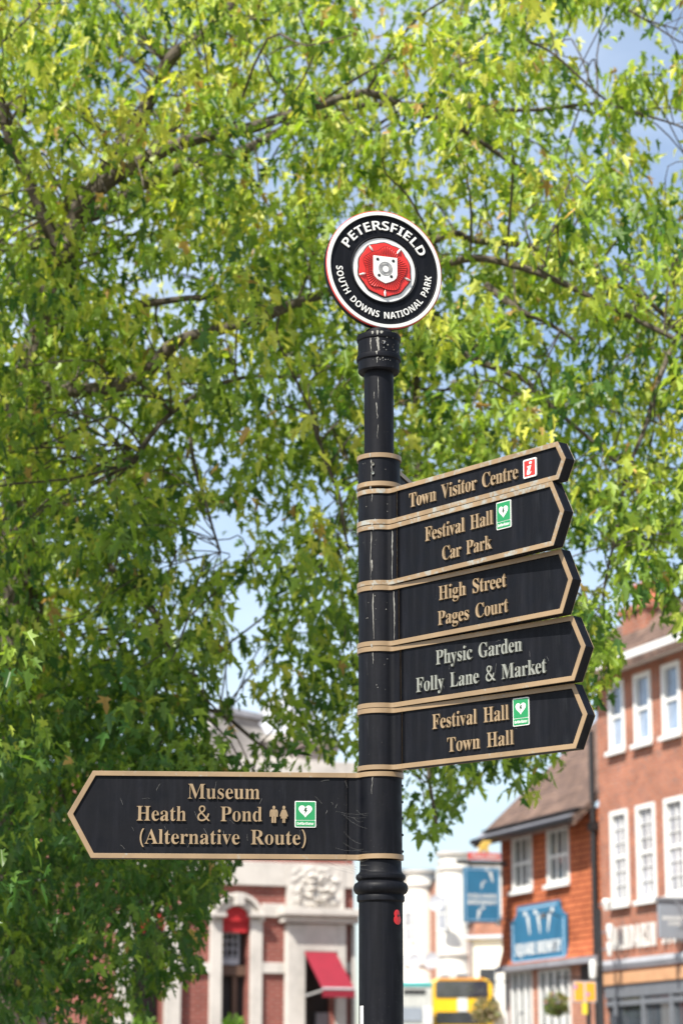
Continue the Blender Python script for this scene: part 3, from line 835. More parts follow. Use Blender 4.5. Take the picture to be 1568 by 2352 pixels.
front = lambda y0: (lambda u, v, w: (u, y0 - w, v))
put(arc_rings('PETERSFIELD', 'sans', 0.0262, 0.1125, R(-65), R(65)), 0.0035, 'town_name', M['white'], crest, front(FY), .0003, -0.0005)
put(arc_rings('SOUTH DOWNS NATIONAL PARK', 'sans', 0.0185, 0.1372, R(269), R(91), True), 0.003, 'park_name', M['white'], crest, front(FY), .0002, -0.0004)

# ---- finger boards
RS = 0.0555


def plan_outline(Rs, t, rf, a_end, n=30):
    """collar with the plate growing out of it, seen from above"""
    xc = math.sqrt((Rs + rf) ** 2 - (t + rf) ** 2)
    th0 = math.atan2(t + rf, xc)
    up = [(Rs * math.cos(a), Rs * math.sin(a)) for a in np.linspace(math.pi, th0, n)]
    e = math.pi + th0
    for k in range(1, 7):
        a = e + (1.5 * math.pi - e) * k / 6
        up.append((xc + rf * math.cos(a), t + rf + rf * math.sin(a)))
    up.append((a_end, t))
    return up + [(x, -y) for x, y in up[::-1]][:-1]


BW = 0.0117        # width of the gold edge


def arm(phi, z0, z1, Ls, Lt, label, brass='brass', flip=1):
    zc, h = (z0 + z1) / 2, z1 - z0
    mb = MB()
    e = 0.0008
    mb.prism(plan_outline(RS, 0.0115, 0.016, 0.095), -h / 2 + e, h / 2 - e, axis='z', smooth=True)
    out = [(0.085, -h / 2 + e), (Ls, -h / 2 + e), (Lt, 0), (Ls, h / 2 - e), (0.085, h / 2 - e)]
    k = math.hypot(Lt - Ls, h / 2)
    def inset(d):
        # parallel inset of the pointed end
        dx = d * (k / (h / 2))
        s = (Lt - Ls) / (h / 2)
        return [(0.085, -h / 2 + d), (Ls - dx + s * d, -h / 2 + d), (Lt - dx, 0), (Ls - dx + s * d, h / 2 - d), (0.085, h / 2 - d)]
    mb.prism(out, -0.0115, 0.0115)
    for sgn in (-1, 1):
        mb.ring(out, inset(BW), sgn * 0.0113, sgn * 0.0152)
    board = mb.build('finger_board', M['black'], post, loc=(0, 0, zc), rz=-R(phi))
    board['label'] = label
    for za, zb in ((h / 2 - 0.0122, h / 2 - 0.0002), (-h / 2 + 0.0002, -h / 2 + 0.0122)):
        MB().prism(plan_outline(RS + 0.0038, 0.0164, 0.014, 0.088), za, zb, axis='z', smooth=True).build('collar_band', M[brass], board)
    g = MB()
    o2 = [(0.0885, -h / 2), (Ls, -h / 2), (Lt + 0.0008, 0), (Ls, h / 2), (0.0885, h / 2)]
    i2 = inset(BW + 0.0006)
    for sgn in (-1, 1):
        g.ring([(0.0885, p[1]) if i in (0, 4) else p for i, p in enumerate(o2)], [(0.0885, p[1]) if i in (0, 4) else p for i, p in enumerate(i2)], sgn * 0.0153, sgn * 0.0166)
    g.build('gold_edge', M[brass], board, bevel=0.0006)
    return board, zc


def line(board, zc, txt, a0, a1, zb, cap_, m='letter_gold', flip=False, name='lettering'):
    lo, hi = min(a0, a1), max(a0, a1)
    rings = text_rings(txt, 'serif', 0, hi - lo, 0, cap_, 0.34 if flip else 0.30)
    if flip: fx = lambda u, v, w: (hi - u, 0.0115 + w, v + zb - zc)
    else: fx = lambda u, v, w: (lo + u, -0.0115 - w, v + zb - zc)
    o = put(rings, 0.0046, name, M[m], board, fx, 0.0003, -0.0005)
    o['label'] = 'raised serif letters reading ' + txt
    return o


def heart(cx, cz, s):
    pts = []
    for i in range(30):
        t = 2 * math.pi * i / 30
        pts.append((cx + s * 16 * math.sin(t) ** 3 / 17, cz + s * (13 * math.cos(t) - 5 * math.cos(2 * t) - 2 * math.cos(3 * t) - math.cos(4 * t)) / 17))
    return pts


def rrect(x0, x1, z0, z1, r, n=4):
    out = []
    for cx, cz, a in ((x1 - r, z1 - r, 0), (x0 + r, z1 - r, 90), (x0 + r, z0 + r, 180), (x1 - r, z0 + r, 270)):
        for k in range(n + 1):
            t = R(a + 90 * k / n); out.append((cx + r * math.cos(t), cz + r * math.sin(t)))
    return out


def heart_sticker(board, zc, a0, a1, z0, z1, flip=False):
    W, H = abs(a1 - a0), z1 - z0
    lo, hi = min(a0, a1), max(a0, a1)
    fx = (lambda u, v, w: (hi - u, 0.0117 + w, v + z0 - zc)) if flip else (lambda u, v, w: (lo + u, -0.0117 - w, v + z0 - zc))
    mb = MB()
    def add(rings, d0, d1, mi):
        vs, fs = fill(rings, d1 - d0)
        mb.add([fx(u, v, w + d0) for u, v, w in vs], fs, mi)
    add([rrect(0, W, 0, H, 0.003)], 0, 0.0026, 0)
    b = 0.0022
    add([rrect(b, W - b, H * 0.285, H - b, 0.0015)], 0.0026, 0.0032, 1)
    add([rrect(b, W - b, b, H * 0.262, 0.0015)], 0.0026, 0.0032, 1)
    add([heart(W / 2, H * 0.64, W * 0.34)], 0.0032, 0.0037, 0)
    c = Vector((W / 2, H * 0.635)); s = W * 0.30
    bolt = [(-.05, .62), (.34, .55), (.16, .12), (.42, .10), (-.22, -.72), (-.02, -.12), (-.34, -.05)]
    add([[(c.x + x * s * .8, c.y + y * s * .8) for x, y in bolt]], 0.0037, 0.0041, 2)
    add(text_rings('Defibrillator', 'sans', W * 0.10, W * 0.90, H * 0.095, H * 0.10), 0.0032, 0.0037, 0)
    o = mb.build('defibrillator_sticker', [M['white'], M['green'], mat('dark_green_ink', (0.01, 0.05, 0.02), 0.5)[0]], board)
    o['label'] = 'green sticker with a white heart and lightning bolt'


b, zc = arm(49.9, 2.9949, 3.0901, 0.6786, 0.7037, 'narrow finger board reading Town Visitor Centre', 'brass_worn')
line(b, zc, 'Town Visitor Centre', 0.1350, 0.5384, 3.0246, 0.0372)
mb = MB()
W, H = 0.0455, 0.0475
fx = lambda u, v, w: (0.5568 + u, -0.0117 - w, v + 3.0190 - zc)
def _add(rings, d0, d1, mi, off=0.0):
    vs, fs = fill(rings, d1 - d0, 0, off)
    mb.add([fx(u, v, w + d0) for u, v, w in vs], fs, mi)
_add([rrect(0, W, 0, H, 0.004)], 0, 0.0035, 0)
_add([rrect(0.004, W - 0.004, 0.004, H - 0.004, 0.002)], 0.0035, 0.0040, 1)
_add(text_rings('*', 'serif', W * 0.30, W * 0.72, H * 0.17, H * 0.66), 0.0040, 0.0046, 0, 0.0006)
o = mb.build('information_sticker', [M['white'], M['red']], b); o['label'] = 'red sticker with a white letter i in a white frame'

b, zc = arm(50.3, 2.8329, 2.9927, 0.6614, 0.6995, 'finger board reading Festival Hall and Car Park', 'brass_worn')
line(b, zc, 'Festival Hall', 0.1962, 0.4511, 2.9240, 0.0368)
line(b, zc, 'Car Park', 0.2600, 0.4421, 2.8630, 0.0355)
heart_sticker(b, zc, 0.4620, 0.5140, 2.9062, 2.9755)

b, zc = arm(47.3, 2.6725, 2.8315, 0.6524, 0.6870, 'finger board reading High Street and Pages Court')
line(b, zc, 'High Street', 0.2322, 0.4686, 2.7660, 0.0360)
line(b, zc, 'Pages Court', 0.2280, 0.4738, 2.7018, 0.0362)

b, zc = arm(44.5, 2.5118, 2.6708, 0.6571, 0.6935, 'finger board reading Physic Garden and Folly Lane in silvery letters')
line(b, zc, 'Physic Garden', 0.2090, 0.4955, 2.6044, 0.0366, 'letter_grey')
line(b, zc, 'Folly Lane & Market', 0.1402, 0.5707, 2.5416, 0.0370, 'letter_grey')

b, zc = arm(42.4, 2.3525, 2.5105, 0.6380, 0.6740, 'lowest right finger board reading Festival Hall and Town Hall')
line(b, zc, 'Festival Hall', 0.1881, 0.4361, 2.4430, 0.0374)
line(b, zc, 'Town Hall', 0.2368, 0.4501, 2.3803, 0.0364)
heart_sticker(b, zc, 0.4472, 0.4975, 2.4240, 2.4928)

b, zc = arm(-183.9, 2.1273, 2.3480, 0.7338, 0.7950, 'wide left finger board with three lines reading Museum, Heath and Pond')
line(b, zc, 'Museum', 0.4932, 0.3079, 2.2788, 0.0378, flip=True)
line(b, zc, 'Heath & Pond', 0.6222, 0.3016, 2.2220, 0.0372, flip=True)
line(b, zc, '(Alternative Route)', 0.6141, 0.1891, 2.1638, 0.0368, flip=True)
heart_sticker(b, zc, 0.1659, 0.2199, 2.2080, 2.2752, True)


def person_sign(skirt):
    head = [(0.5 + 0.17 * math.cos(t), 0.895 + 0.098 * math.sin(t)) for t in np.linspace(0, 5.8, 14)]
    if skirt:
        body = [(0.30, .77), (0.70, .77), (0.80, .68), (1.0, .40), (0.88, .36), (0.72, .60), (0.86, .26), (0.66, .26), (0.66, 0.0), (0.53, 0.0), (0.53, .26),
                (0.47, .26), (0.47, 0.0), (0.34, 0.0), (0.34, .26), (0.14, .26), (0.28, .60), (0.12, .36), (0.0, .40), (0.20, .68)]
    else:
        body = [(0.16, .77), (0.84, .77), (0.95, .72), (1.0, .64), (1.0, .36), (0.84, .36), (0.84, .64), (0.78, .64), (0.78, 0.0), (0.54, 0.0), (0.54, .38),
                (0.46, .38), (0.46, 0.0), (0.22, 0.0), (0.22, .64), (0.16, .64), (0.16, .36), (0.0, .36), (0.0, .64), (0.05, .72)]
    return [head, body]


for nm, a0, a1, sk in (('toilet_symbol', 0.2630, 0.2832, False), ('toilet_symbol', 0.2372, 0.2580, True)):
    rr = [[(p[0] * (a1 - a0), p[1] * 0.043) for p in r] for r in person_sign(sk)]
    put(rr, 0.0052, nm, M['letter_gold'], b, lambda u, v, w: (a1 - u, 0.0115 + w, v + 2.2192 - zc), 0.0004)
studs = MB()
for k in range(5):
    z = 2.150 + k * 0.042
    studs.lathe([(0.0, 0.0595), (0.0028, 0.0585), (0.0036, 0.0555)], 10, c=(0, 0, 0))
    for i in range(len(studs.v) - 30, len(studs.v)):
        x, y, zz = studs.v[i]
        studs.v[i] = (-zz, y, x + z - zc)
studs.build('rivet', M['black'], b)

# a narrow board that points away behind the post
b, zc = arm(-73, 3.0985, 3.1880, 0.62, 0.645, 'narrow finger board pointing away behind the post', 'brass')
mb = MB()
for (dx, z) in ((-0.018, 3.157), (-0.018, 3.133)):
    mb.lathe([(0.0, 0.0006), (0.0019, 0.0004), (0.0036, 0.0010), (0.0044, -0.0004), (0.0044, -0.003)], 14, axis='y', c=(dx, -0.0545, z))
mb.build('screw', M['brass_grey'], post)

# droppings and webs on boards
mb = MB()
rnd = random.Random(11)
for z0, z1, phi in ((2.8329, 2.9927, 50.3), (2.6725, 2.8315, 47.3)):
    q = R(phi)
    D = Vector((math.cos(q), -math.sin(q), 0)); Nn = Vector((-math.sin(q), -math.cos(q), 0))
    pl_ = streak_poly((z1 - z0) * 0.80, 0.0032, rnd, 18)
    m_ = 19
    vs = [D * (0.066 + p[0]) + Nn * 0.0126 + Vector((0, 0, z1 - 0.016 + p[1])) for p in pl_]
    mb.add(vs, [(i, i + 1, 2 * m_ - 2 - i, 2 * m_ - 1 - i) for i in range(m_ - 1)], 0, True)
for z1, l, wd in ((3.17, .06, .0018), (3.085, 0.03, .0010), (2.975, .13, .0013), (2.81, .12, .0016), (2.90, .03, .003), (2.655, .03, .0012), (2.34, .05, .001)):
    strip_on_cyl(mb, RS + 0.0006, -0.35 + rnd.uniform(-.05, .05), z1, l, wd, rnd, 12)
for z1 in (3.0975, 2.9985, 2.9885, 2.838, 2.828, 2.678, 3.1865):
    strip_on_cyl(mb, RS + 0.0042, -0.36 + rnd.uniform(-.06, .06), z1, 0.0105, 0.0032, rnd, 4)
for k in range(34):
    z = rnd.uniform(2.36, 3.17)
    r = rnd.uniform(0.0005, 0.0013)
    cyl_patch(mb, RS + .0004, rnd.uniform(-1.0, 0.6), z, [(r * math.cos(t) * rnd.uniform(.6, 1.2), r * math.sin(t) * rnd.uniform(.6, 1.6)) for t in np.linspace(0, 5.4, 6)], 0, 0.0004, 0.0004)
mb.build('dropping_streak', M['dropping'], post, fix=False)

mb = MB()
for k in range(16):                             # threads between the left board and the shaft
    x0, x1 = rnd.uniform(-0.12, -0.058), rnd.uniform(-0.05, -0.02)
    z0 = rnd.uniform(2.13, 2.30) if k % 2 else 2.126
    z1 = z0 - rnd.uniform(0.0, 0.05)
    p0, p1 = Vector((x0, -0.020, z0)), Vector((x1, -0.057, z1))
    mb.tube([p0.lerp(p1, t) + Vector((0, 0, -0.006 * math.sin(t * math.pi))) for t in (0, .33, .66, 1)], 0.00011, 4)
for k in range(10):
    p0 = Vector((rnd.uniform(-0.18, -0.08), -0.016, 2.126)); p1 = Vector((-0.06, -0.01, rnd.uniform(2.075, 2.118)))
    mb.tube([p0.lerp(p1, t) + Vector((0, 0, -0.004 * math.sin(t * math.pi))) for t in (0, .5, 1)], 0.00012, 4)
for k in range(60):                             # tangled bits stuck to the boards
    if k < 34: c = Vector((rnd.uniform(-0.68, -0.08), -0.0165 - 0.045, rnd.uniform(2.15, 2.33))); c.y = -0.0125 + 0.068 * c.x
    else:
        q = R(46); a = rnd.uniform(0.08, 0.6)
        c = Vector((a * math.cos(q) - 0.0135 * math.sin(q), -a * math.sin(q) - 0.0135 * math.cos(q), rnd.choice((2.43, 2.59, 2.75, 2.91)) + rnd.uniform(-0.05, .06)))
    d = Vector((rnd.uniform(-.5, .5), 0, rnd.uniform(-1, 1))).normalized() * rnd.uniform(0.003, 0.013)
    if k >= 34: d = Vector((d.x * math.cos(q), -d.x * math.sin(q), d.z))
    mb.tube([c - d, c + Vector((rnd.uniform(-.001, .001), 0, 0.001)), c + d], rnd.uniform(0.00015, 0.00034), 4)
mb.build('cobweb', M['web'], post, fix=False)

# ------------------------------------------------------------------ the maple
def build_tree():
    rng = np.random.default_rng(5)
    root = empty('maple_tree', (at(20, 2300, 6.6).x, 6.6, 0))
    tag(root, 'large spreading maple in fresh yellow green leaf overhanging the signpost', 'tree')
    off = Vector(root.location)
    wood = MB()
    limb_pts = []

    def limb(px, r0, r1, seg=10, n=6, dy=-0.8):
        pts = catmull([at(x, y, Y + dy) for x, y, Y in px], n)
        out = []
        for i, p in enumerate(pts):
            q = p + Vector((noise.noise(p * 2.3), noise.noise(p * 2.3 + Vector((9, 0, 0))), noise.noise(p * 2.3 + Vector((0, 7, 0))))) * 0.05
            out.append(q)
        m = len(out)
        rad = [(r0 + (r1 - r0) * (i / (m - 1)) ** 0.8) * (1 + 0.12 * noise.noise(out[i] * 7)) for i in range(m)]
        wood.tube([p - off for p in out], rad, seg)
        for p, r in zip(out, rad): limb_pts.append((p, r))
        return out

    # stem
    limb([(-40, 3250, 6.6), (0, 2700, 6.6), (20, 2000, 6.5), (40, 1400, 6.5), (70, 900, 6.4), (135, 600, 6.2), (180, 470, 5.6)], 0.22, 0.07, 14, 6, 0.5)
    limb([(180, 470, 6.1), (230, 425, 6.0), (310, 378, 6.0), (420, 325, 6.0), (520, 296, 6.0), (640, 268, 6.1), (740, 240, 6.2), (870, 215, 6.3), (1000, 265, 6.4), (1120, 330, 6.5), (1260, 420, 6.6)], 0.048, 0.012)
    limb([(170, 490, 6.1), (250, 465, 6.3), (330, 420, 6.4), (480, 362, 6.5), (620, 310, 6.6), (700, 275, 6.7), (900, 240, 6.9), (1150, 250, 7.0), (1400, 240, 7.0)], 0.040, 0.010)
    limb([(318, 372, 6.0), (370, 320, 6.0), (425, 262, 6.0), (480, 190, 6.0)], 0.020, 0.008)
    limb([(135, 600, 6.2), (230, 400, 6.6), (365, 195, 6.8), (415, 130, 6.8), (500, 50, 6.8), (560, -40, 6.8), (700, -200, 6.8)], 0.05, 0.024)
    limb([(430, 10, 6.4), (480, 30, 6.4), (540, 40, 6.4), (620, 48, 6.4)], 0.012, 0.006)
    limb([(70, 900, 6.4), (180, 900, 6.2), (320, 850, 6.0), (410, 796, 5.9), (500, 775, 5.9), (575, 742, 5.9), (650, 702, 5.9), (750, 672, 6.0), (860, 620, 6.2), (980, 568, 6.3), (1040, 548, 6.3),
          (1085, 560, 6.3), (1184, 566, 6.4), (1262, 592, 6.4), (1400, 650, 6.5), (1568, 765, 6.6), (1700, 850, 6.6)], 0.038, 0.012, 12, 6, -0.45)
    limb([(980, 575, 6.3), (1024, 597, 6.2), (1100, 596, 6.1), (1240, 628, 6.0), (1330, 668, 6.0), (1450, 722, 6.0), (1568, 790, 6.0), (1700, 900, 6.0)], 0.026, 0.010)
    limb([(1115, 660, 6.4), (1190, 712, 6.3), (1240, 735, 6.3), (1320, 792, 6.3)], 0.022, 0.009)
    limb([(320, 700, 6.3), (420, 703, 6.3), (480, 700, 6.3), (560, 690, 6.4)], 0.022, 0.010)
    limb([(1060, 830, 6.2), (1190, 870, 6.2), (1240, 910, 6.1), (1300, 960, 6.1), (1420, 1060, 6.1)], 0.02, 0.008)
    limb([(300, 1060, 6.0), (420, 930, 6.0), (560, 870, 6.1), (700, 860, 6.2)], 0.016, 0.007)
    limb([(440, 1000, 6.2), (455, 1080, 6.1), (480, 1170, 6.1), (505, 1270, 6.0)], 0.012, 0.006)
    limb([(720, 960, 6.0), (745, 1060, 6.0), (780, 1160, 6.0), (812, 1260, 6.0)], 0.014, 0.006)
    limb([(760, 990, 6.4), (830, 1090, 6.4), (900, 1200, 6.4)], 0.010, 0.005)
    limb([(60, 900, 6.4), (-20, 1100, 6.4), (0, 1500, 6.6), (90, 1830, 7.0), (140, 1960, 7.0)], 0.035, 0.010, 10, 6, 1.0)
    limb([(30, 1700, 6.5), (180, 1900, 5.8), (330, 2080, 5.4), (420, 2210, 6.2)], 0.035, 0.007, 10, 6, 1.0)
    limb([(60, 1000, 6.4), (200, 1250, 5.8), (330, 1400, 5.5), (420, 1560, 5.4), (520, 1660, 6.4), (650, 1740, 6.4)], 0.035, 0.007, 10, 6, 1.0)
    limb([(1568, 765, 6.6), (1500, 900, 6.4), (1440, 1100, 6.3), (1400, 1250, 6.3), (1395, 1420, 6.3)], 0.016, 0.006)
    limb([(980, 568, 6.3), (960, 900, 7.2), (975, 1300, 7.3), (985, 1650, 7.3), (1000, 1900, 7.3)], 0.03, 0.008)
    limb([(1000, 1500, 7.3), (1100, 1650, 7.3), (1200, 1750, 7.3), (1260, 1790, 7.3)], 0.014, 0.005)
    limb([(1180, 100, 6.6), (1270, 130, 6.6), (1420, 250, 6.6), (1568, 290, 6.6)], 0.009, 0.005)
    limb([(135, 600, 6.2), (40, 350, 6.0), (-60, 0, 5.8), (-150, -400, 5.6)], 0.04, 0.015)
    limb([(1400, 0, 6.6), (1470, 40, 6.6), (1568, 90, 6.6)], 0.008, 0.004)

    def vmax(u):
        xs = [-700, 0, 200, 330, 400, 440, 460, 478, 515, 540, 555, 575, 620, 650, 790, 815, 860, 920, 960, 1000, 1040, 1080, 1110, 1180, 1230, 1285, 1310, 1345, 1400, 1440, 1475, 1568, 2300]
        ys = [2600, 2480, 2430, 2330, 2262, 2252, 2235, 2110, 2045, 2010, 1970, 1945, 1790, 1770, 1770, 1800, 1830, 1870, 1930, 1985, 1900, 1835, 1800, 1850, 1855, 1770, 1720, 1655, 1610, 1500, 1430, 1470, 1500]
        return np.interp(u, xs, ys)

    holes = [(1385, 105, 120, 65, .95), (1530, 330, 60, 110, .95), (1260, 200, 80, 40, .6), (505, 1235, 95, 70, .85), (560, 1400, 60, 75, .85), (535, 1560, 45, 60, .9),
             (565, 1680, 85, 85, .85), (735, 1700, 60, 60, .55), (800, 1720, 30, 90, .95), (1345, 1300, 60, 60, .92), (480, 1090, 60, 50, .8), (430, 660, 60, 40, .5), (410, 250, 40, 40, .7),
             (1290, 960, 50, 40, .8), (720, 1130, 60, 50, .6), (345, 640, 30, 30, .6), (1470, 1450, 50, 60, .9), (610, 1180, 50, 40, .7), (300, 520, 50, 35, .6), (1420, 480, 60, 50, .5),
             (790, 930, 50, 60, .5), (1100, 870, 50, 40, .5), (640, 1330, 40, 50, .5), (660, 930, 60, 40, .6), (1560, 60, 60, 60, .9), (1120, 1780, 30, 40, .7), (285, 2130, 40, 50, .7), (275, 2260, 60, 60, .7), (180, 2240, 60, 50, .6), (395, 2130, 25, 40, .6), (390, 2290, 30, 60, .7),
             (100, 300, 40, 40, .5), (960, 380, 50, 40, .5), (850, 290, 60, 30, .5), (1180, 1160, 70, 40, .0)]

    def keep(u, v, rr):
        p = np.ones_like(u)
        for cx, cy, rx, ry, s in holes:
            d = ((u - cx) / rx) ** 2 + ((v - cy) / ry) ** 2
            p *= 1 - s * np.clip(1.5 - d, 0, 1)
        # thinner towards the upper right, where the sky shows through most
        thin = np.clip((u - 700) / 900, 0, 1) * np.clip((1500 - v) / 1200, 0, 1)
        p *= 1 - 0.16 * thin
        p *= np.where(v > vmax(u) - rr, 0, 1)
        return p

    # twigs carry leaf tufts
    n = 12500
    U = rng.uniform(-650, 2200, n); V = rng.uniform(-850, 2600, n)
    Y = 6.4 + rng.normal(0, 1.25, n)
    Y = np.clip(Y, 3.6, 9.6)
    Y += np.clip((620 - U) / 500, 0, 1) * np.clip((V - 1350) / 500, 0, 1) * rng.uniform(-1.2, 1.6, n)
    Y += np.where(U < 0, rng.uniform(-1.5, .5, n), 0)
    inframe = (U > -120) & (U < 1690) & (V > -120)
    P = keep(U, V, 35) * np.where(inframe, 0.44, np.where(V < -120, 0.03, 0.14))
    P *= np.where((U > 560) & (U < 870) & (V > 1450), 0.75, 1)
    # the left half is heavier
    P *= np.where(inframe, 1 + 0.30 * np.clip((700 - U) / 700, 0, 1) * np.clip((V - 200) / 900, 0, 1), 1)
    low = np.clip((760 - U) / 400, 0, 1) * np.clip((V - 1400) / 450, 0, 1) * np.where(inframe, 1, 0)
    P *= 1 + 1.9 * low
    ok = rng.random(n) < P
    U, V, Y, low = U[ok], V[ok], Y[ok], low[ok]
    C = np.array([at(u, v, y) for u, v, y in zip(U, V, Y)])
    # unseen leaf tufts added out of the frame to shade the lower left
    k = 1300
    X2 = rng.uniform(-5.2, -0.95, k); Y2 = rng.uniform(1.2, 5.2, k); Z2 = rng.uniform(5.9, 7.2, k)
    okz = (Z2 > 2.1 + (Y2 + 6.2) * 0.477) & (rng.random(k) < np.clip((4.0 - Y2) / 1.2, 0, 1))
    C2 = np.stack([X2, Y2, Z2], 1)[okz]
    nC = len(C)
    C = np.concatenate([C, C2])
    LP = np.array([p for p, r in limb_pts]); LR = np.array([r for p, r in limb_pts])
    for i, c in enumerate(C):
        if rng.random() < (0.60 + (0.35 * low[i] if i < nC else 0)): continue
        d = np.linalg.norm(LP - c, axis=1) + np.where(LP[:, 2] > c[2] + 0.7, 0.6, 0)
        d += rng.uniform(0, 0.5, len(d))
        j = int(np.argmin(d))
        if d[j] > 1.35: continue
        a = Vector(LP[j]); b = Vector(c)
        m1 = a.lerp(b, 0.4) + Vector(rng.normal(0, 0.07, 3)) + Vector((0, 0, 0.10))
        m2 = a.lerp(b, 0.75) + Vector(rng.normal(0, 0.05, 3)) + Vector((0, 0, 0.06))
        uu, vv_ = project(np.array([m1, m2]))
        if np.any(vv_ > vmax(uu) + 10): continue
        r0 = min(LR[j] * 0.5, 0.004 + 0.004 * d[j])
        wood.tube([p - off for p in catmull([a, m1, m2, b], 3)], [r0 + (0.003 - r0) * t / 9 for t in range(10)], 5, cap=False)
    bark, nt, bs = mat('maple_bark', (0.12, 0.095, 0.07), 0.9, 0.2)
    v = coords(nt, (18, 18, 4))
    rr = ramp(nt, noise_tex(nt, 1.2, 8, v, 0.7).outputs[0], [(0.3, (0.035, 0.030, 0.025)), (0.55, (0.10, 0.085, 0.065)), (0.75, (0.20, 0.175, 0.14))])
    nt.links.new(rr.outputs[0], bs.inputs['Base Color'])
    bump(nt, bs, noise_tex(nt, 1.5, 8, v, 0.7).outputs[0], 0.6, 0.02)
    wood.build('trunk', bark, root, fix=False)

    # leaves
    half = np.array([(0, 0), (.11, -.03), (.31, .02), (.15, .17), (.27, .32), (.47, .56), (.28, .50), (.10, .46), (.17, .72), (0, 1.05)])
    nv = len(half)
    left = half * np.array([-1, 1])
    tmpl = np.concatenate([half, left[1:-1]])              # the midrib is shared
    T = len(tmpl)
    fold_a, fold_b = np.abs(tmpl[:, 0]), tmpl[:, 1] ** 2
    faceR = list(range(nv))
    faceL = [0, nv - 1] + [nv + i for i in range(nv - 3, -1, -1)]
    faces = [faceR, faceL]
    cs, cl, sz, tint, cen = [], [], [], [], []
    for i, c in enumerate(C):
        u, vv = (U[i], V[i]) if i < nC else (-500, -500)
        cnt = int(rng.integers(17, 34)) if i < nC else 46
        rad = rng.uniform(0.07, 0.165) * (1.0 if i < nC else 1.9)
        p = rng.normal(0, 1, (cnt, 3)) * rad * np.array([1.0, 1.0, 0.62])
        p[:, 2] -= 0.35 * np.hypot(p[:, 0], p[:, 1]) ** 1.3
        age_shade = np.clip(rng.normal(0.47, 0.27) - (0.46 * low[i] if i < nC else 0.1), 0, 1)  # lower-left tufts: older leaf tone, tinted darker to deepen the shade there
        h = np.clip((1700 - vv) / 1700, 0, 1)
        young = np.clip(age_shade * 0.8 + 0.32 * h - 0.05, 0, 1)
        # old or shade-darkened to young leaf colours
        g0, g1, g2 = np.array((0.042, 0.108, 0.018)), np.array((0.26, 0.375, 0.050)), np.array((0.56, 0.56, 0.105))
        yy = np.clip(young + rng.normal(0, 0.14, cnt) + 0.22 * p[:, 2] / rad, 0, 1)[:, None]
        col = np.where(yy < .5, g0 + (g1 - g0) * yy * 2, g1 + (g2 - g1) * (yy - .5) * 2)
        red = (rng.random(cnt) < (0.07 if young > .5 else 0.012)) & (p[:, 2] > -0.02)
        col[red] = np.array((0.50, 0.34, 0.11)) * rng.uniform(0.6, 1.1, (red.sum(), 1))
        col *= rng.uniform(0.8, 1.2, (cnt, 1))
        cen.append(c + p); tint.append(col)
        sz.append(rng.uniform(0.038, 0.090, cnt) * (1 - (0.16 * low[i] if i < nC else 0)) * (1.0 if i < nC else 1.6))
        d = p / (np.linalg.norm(p, axis=1, keepdims=True) + 1e-6)
        cl.append(d)
    cen = np.concatenate(cen); tint = np.concatenate(tint); sz = np.concatenate(sz); out = np.concatenate(cl)
    u, v = project(cen)
    vis = (cen[:, 1] > 0)
    kp = (v < vmax(u) + rng.normal(0, 14, len(u))) | (cen[:, 2] > 5.5)
    for cx, cy, rx, ry, s in holes:
        if s >= .82: kp &= (((u - cx) / rx) ** 2 + ((v - cy) / ry) ** 2 + rng.normal(0, .25, len(u)) > 0.62) | (rng.random(len(u)) < .12)
    gap = np.array([noise.noise(Vector(c) * 2.6) + .35 * noise.noise(Vector(c) * 7) for c in cen])
    lowz = np.clip((620 - u) / 200, 0, 1) * np.clip((v - 2080) / 180, 0, 1)
    kp &= gap < 1.0 - 1.08 * lowz
    cen, tint, sz, out = cen[kp], tint[kp], sz[kp], out[kp]
    n = len(cen)
    # leaf axis: out and down; blade normal: up and out
    ax = out * np.array([1, 1, 0.2]) * 0.65 + rng.normal(0, 0.32, (n, 3)); ax[:, 2] -= 0.62
    ax /= np.linalg.norm(ax, axis=1, keepdims=True)
    nr = out * 0.55 + rng.normal(0, 0.30, (n, 3)); nr[:, 2] += 0.60
    nr -= ax * (nr * ax).sum(1, keepdims=True)
    nr /= np.linalg.norm(nr, axis=1, keepdims=True)
    sd_ = np.cross(ax, nr)
    wid = rng.uniform(0.8, 1.1, n)
    J = tmpl[None] + rng.normal(0, 0.05, (n, T, 2)) * np.array([1, 1])
    J[:, 0, 0] = 0; J[:, nv - 1, 0] = rng.normal(0, .06, n)
    vs = (cen[:, None, :] + sz[:, None, None] * (J[:, :, 0, None] * wid[:, None, None] * sd_[:, None, :] + (J[:, :, 1, None] - 0.4) * ax[:, None, :] + (rng.uniform(-.15, .75, n)[:, None, None] * fold_a[None, :, None] - rng.uniform(.05, .55, n)[:, None, None] * fold_b[None, :, None]) * nr[:, None, :]))
    vs = vs.reshape(-1, 3) - np.array(off)
    lo = np.array(faceR + faceL)
    loops = (np.arange(n)[:, None] * T + lo[None, :]).ravel()
    me = bpy.data.meshes.new('crown')
    me.vertices.add(n * T); me.vertices.foreach_set('co', vs.ravel().astype(np.float32))
    me.loops.add(len(loops)); me.loops.foreach_set('vertex_index', loops.astype(np.int32))
    lens = np.tile([len(faceR), len(faceL)], n)
    st = np.concatenate([[0], np.cumsum(lens)[:-1]])
    me.polygons.add(2 * n); me.polygons.foreach_set('loop_start', st.astype(np.int32)); me.polygons.foreach_set('loop_total', lens.astype(np.int32))
    me.update(calc_edges=True)
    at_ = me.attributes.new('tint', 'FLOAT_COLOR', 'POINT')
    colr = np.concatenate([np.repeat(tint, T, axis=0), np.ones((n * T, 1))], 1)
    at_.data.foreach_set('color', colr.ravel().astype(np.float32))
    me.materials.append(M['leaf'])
    o = bpy.data.objects.new('crown', me); COL.objects.link(o); o.parent = root
    print('leaves', n, 'tufts', len(C))


build_tree()

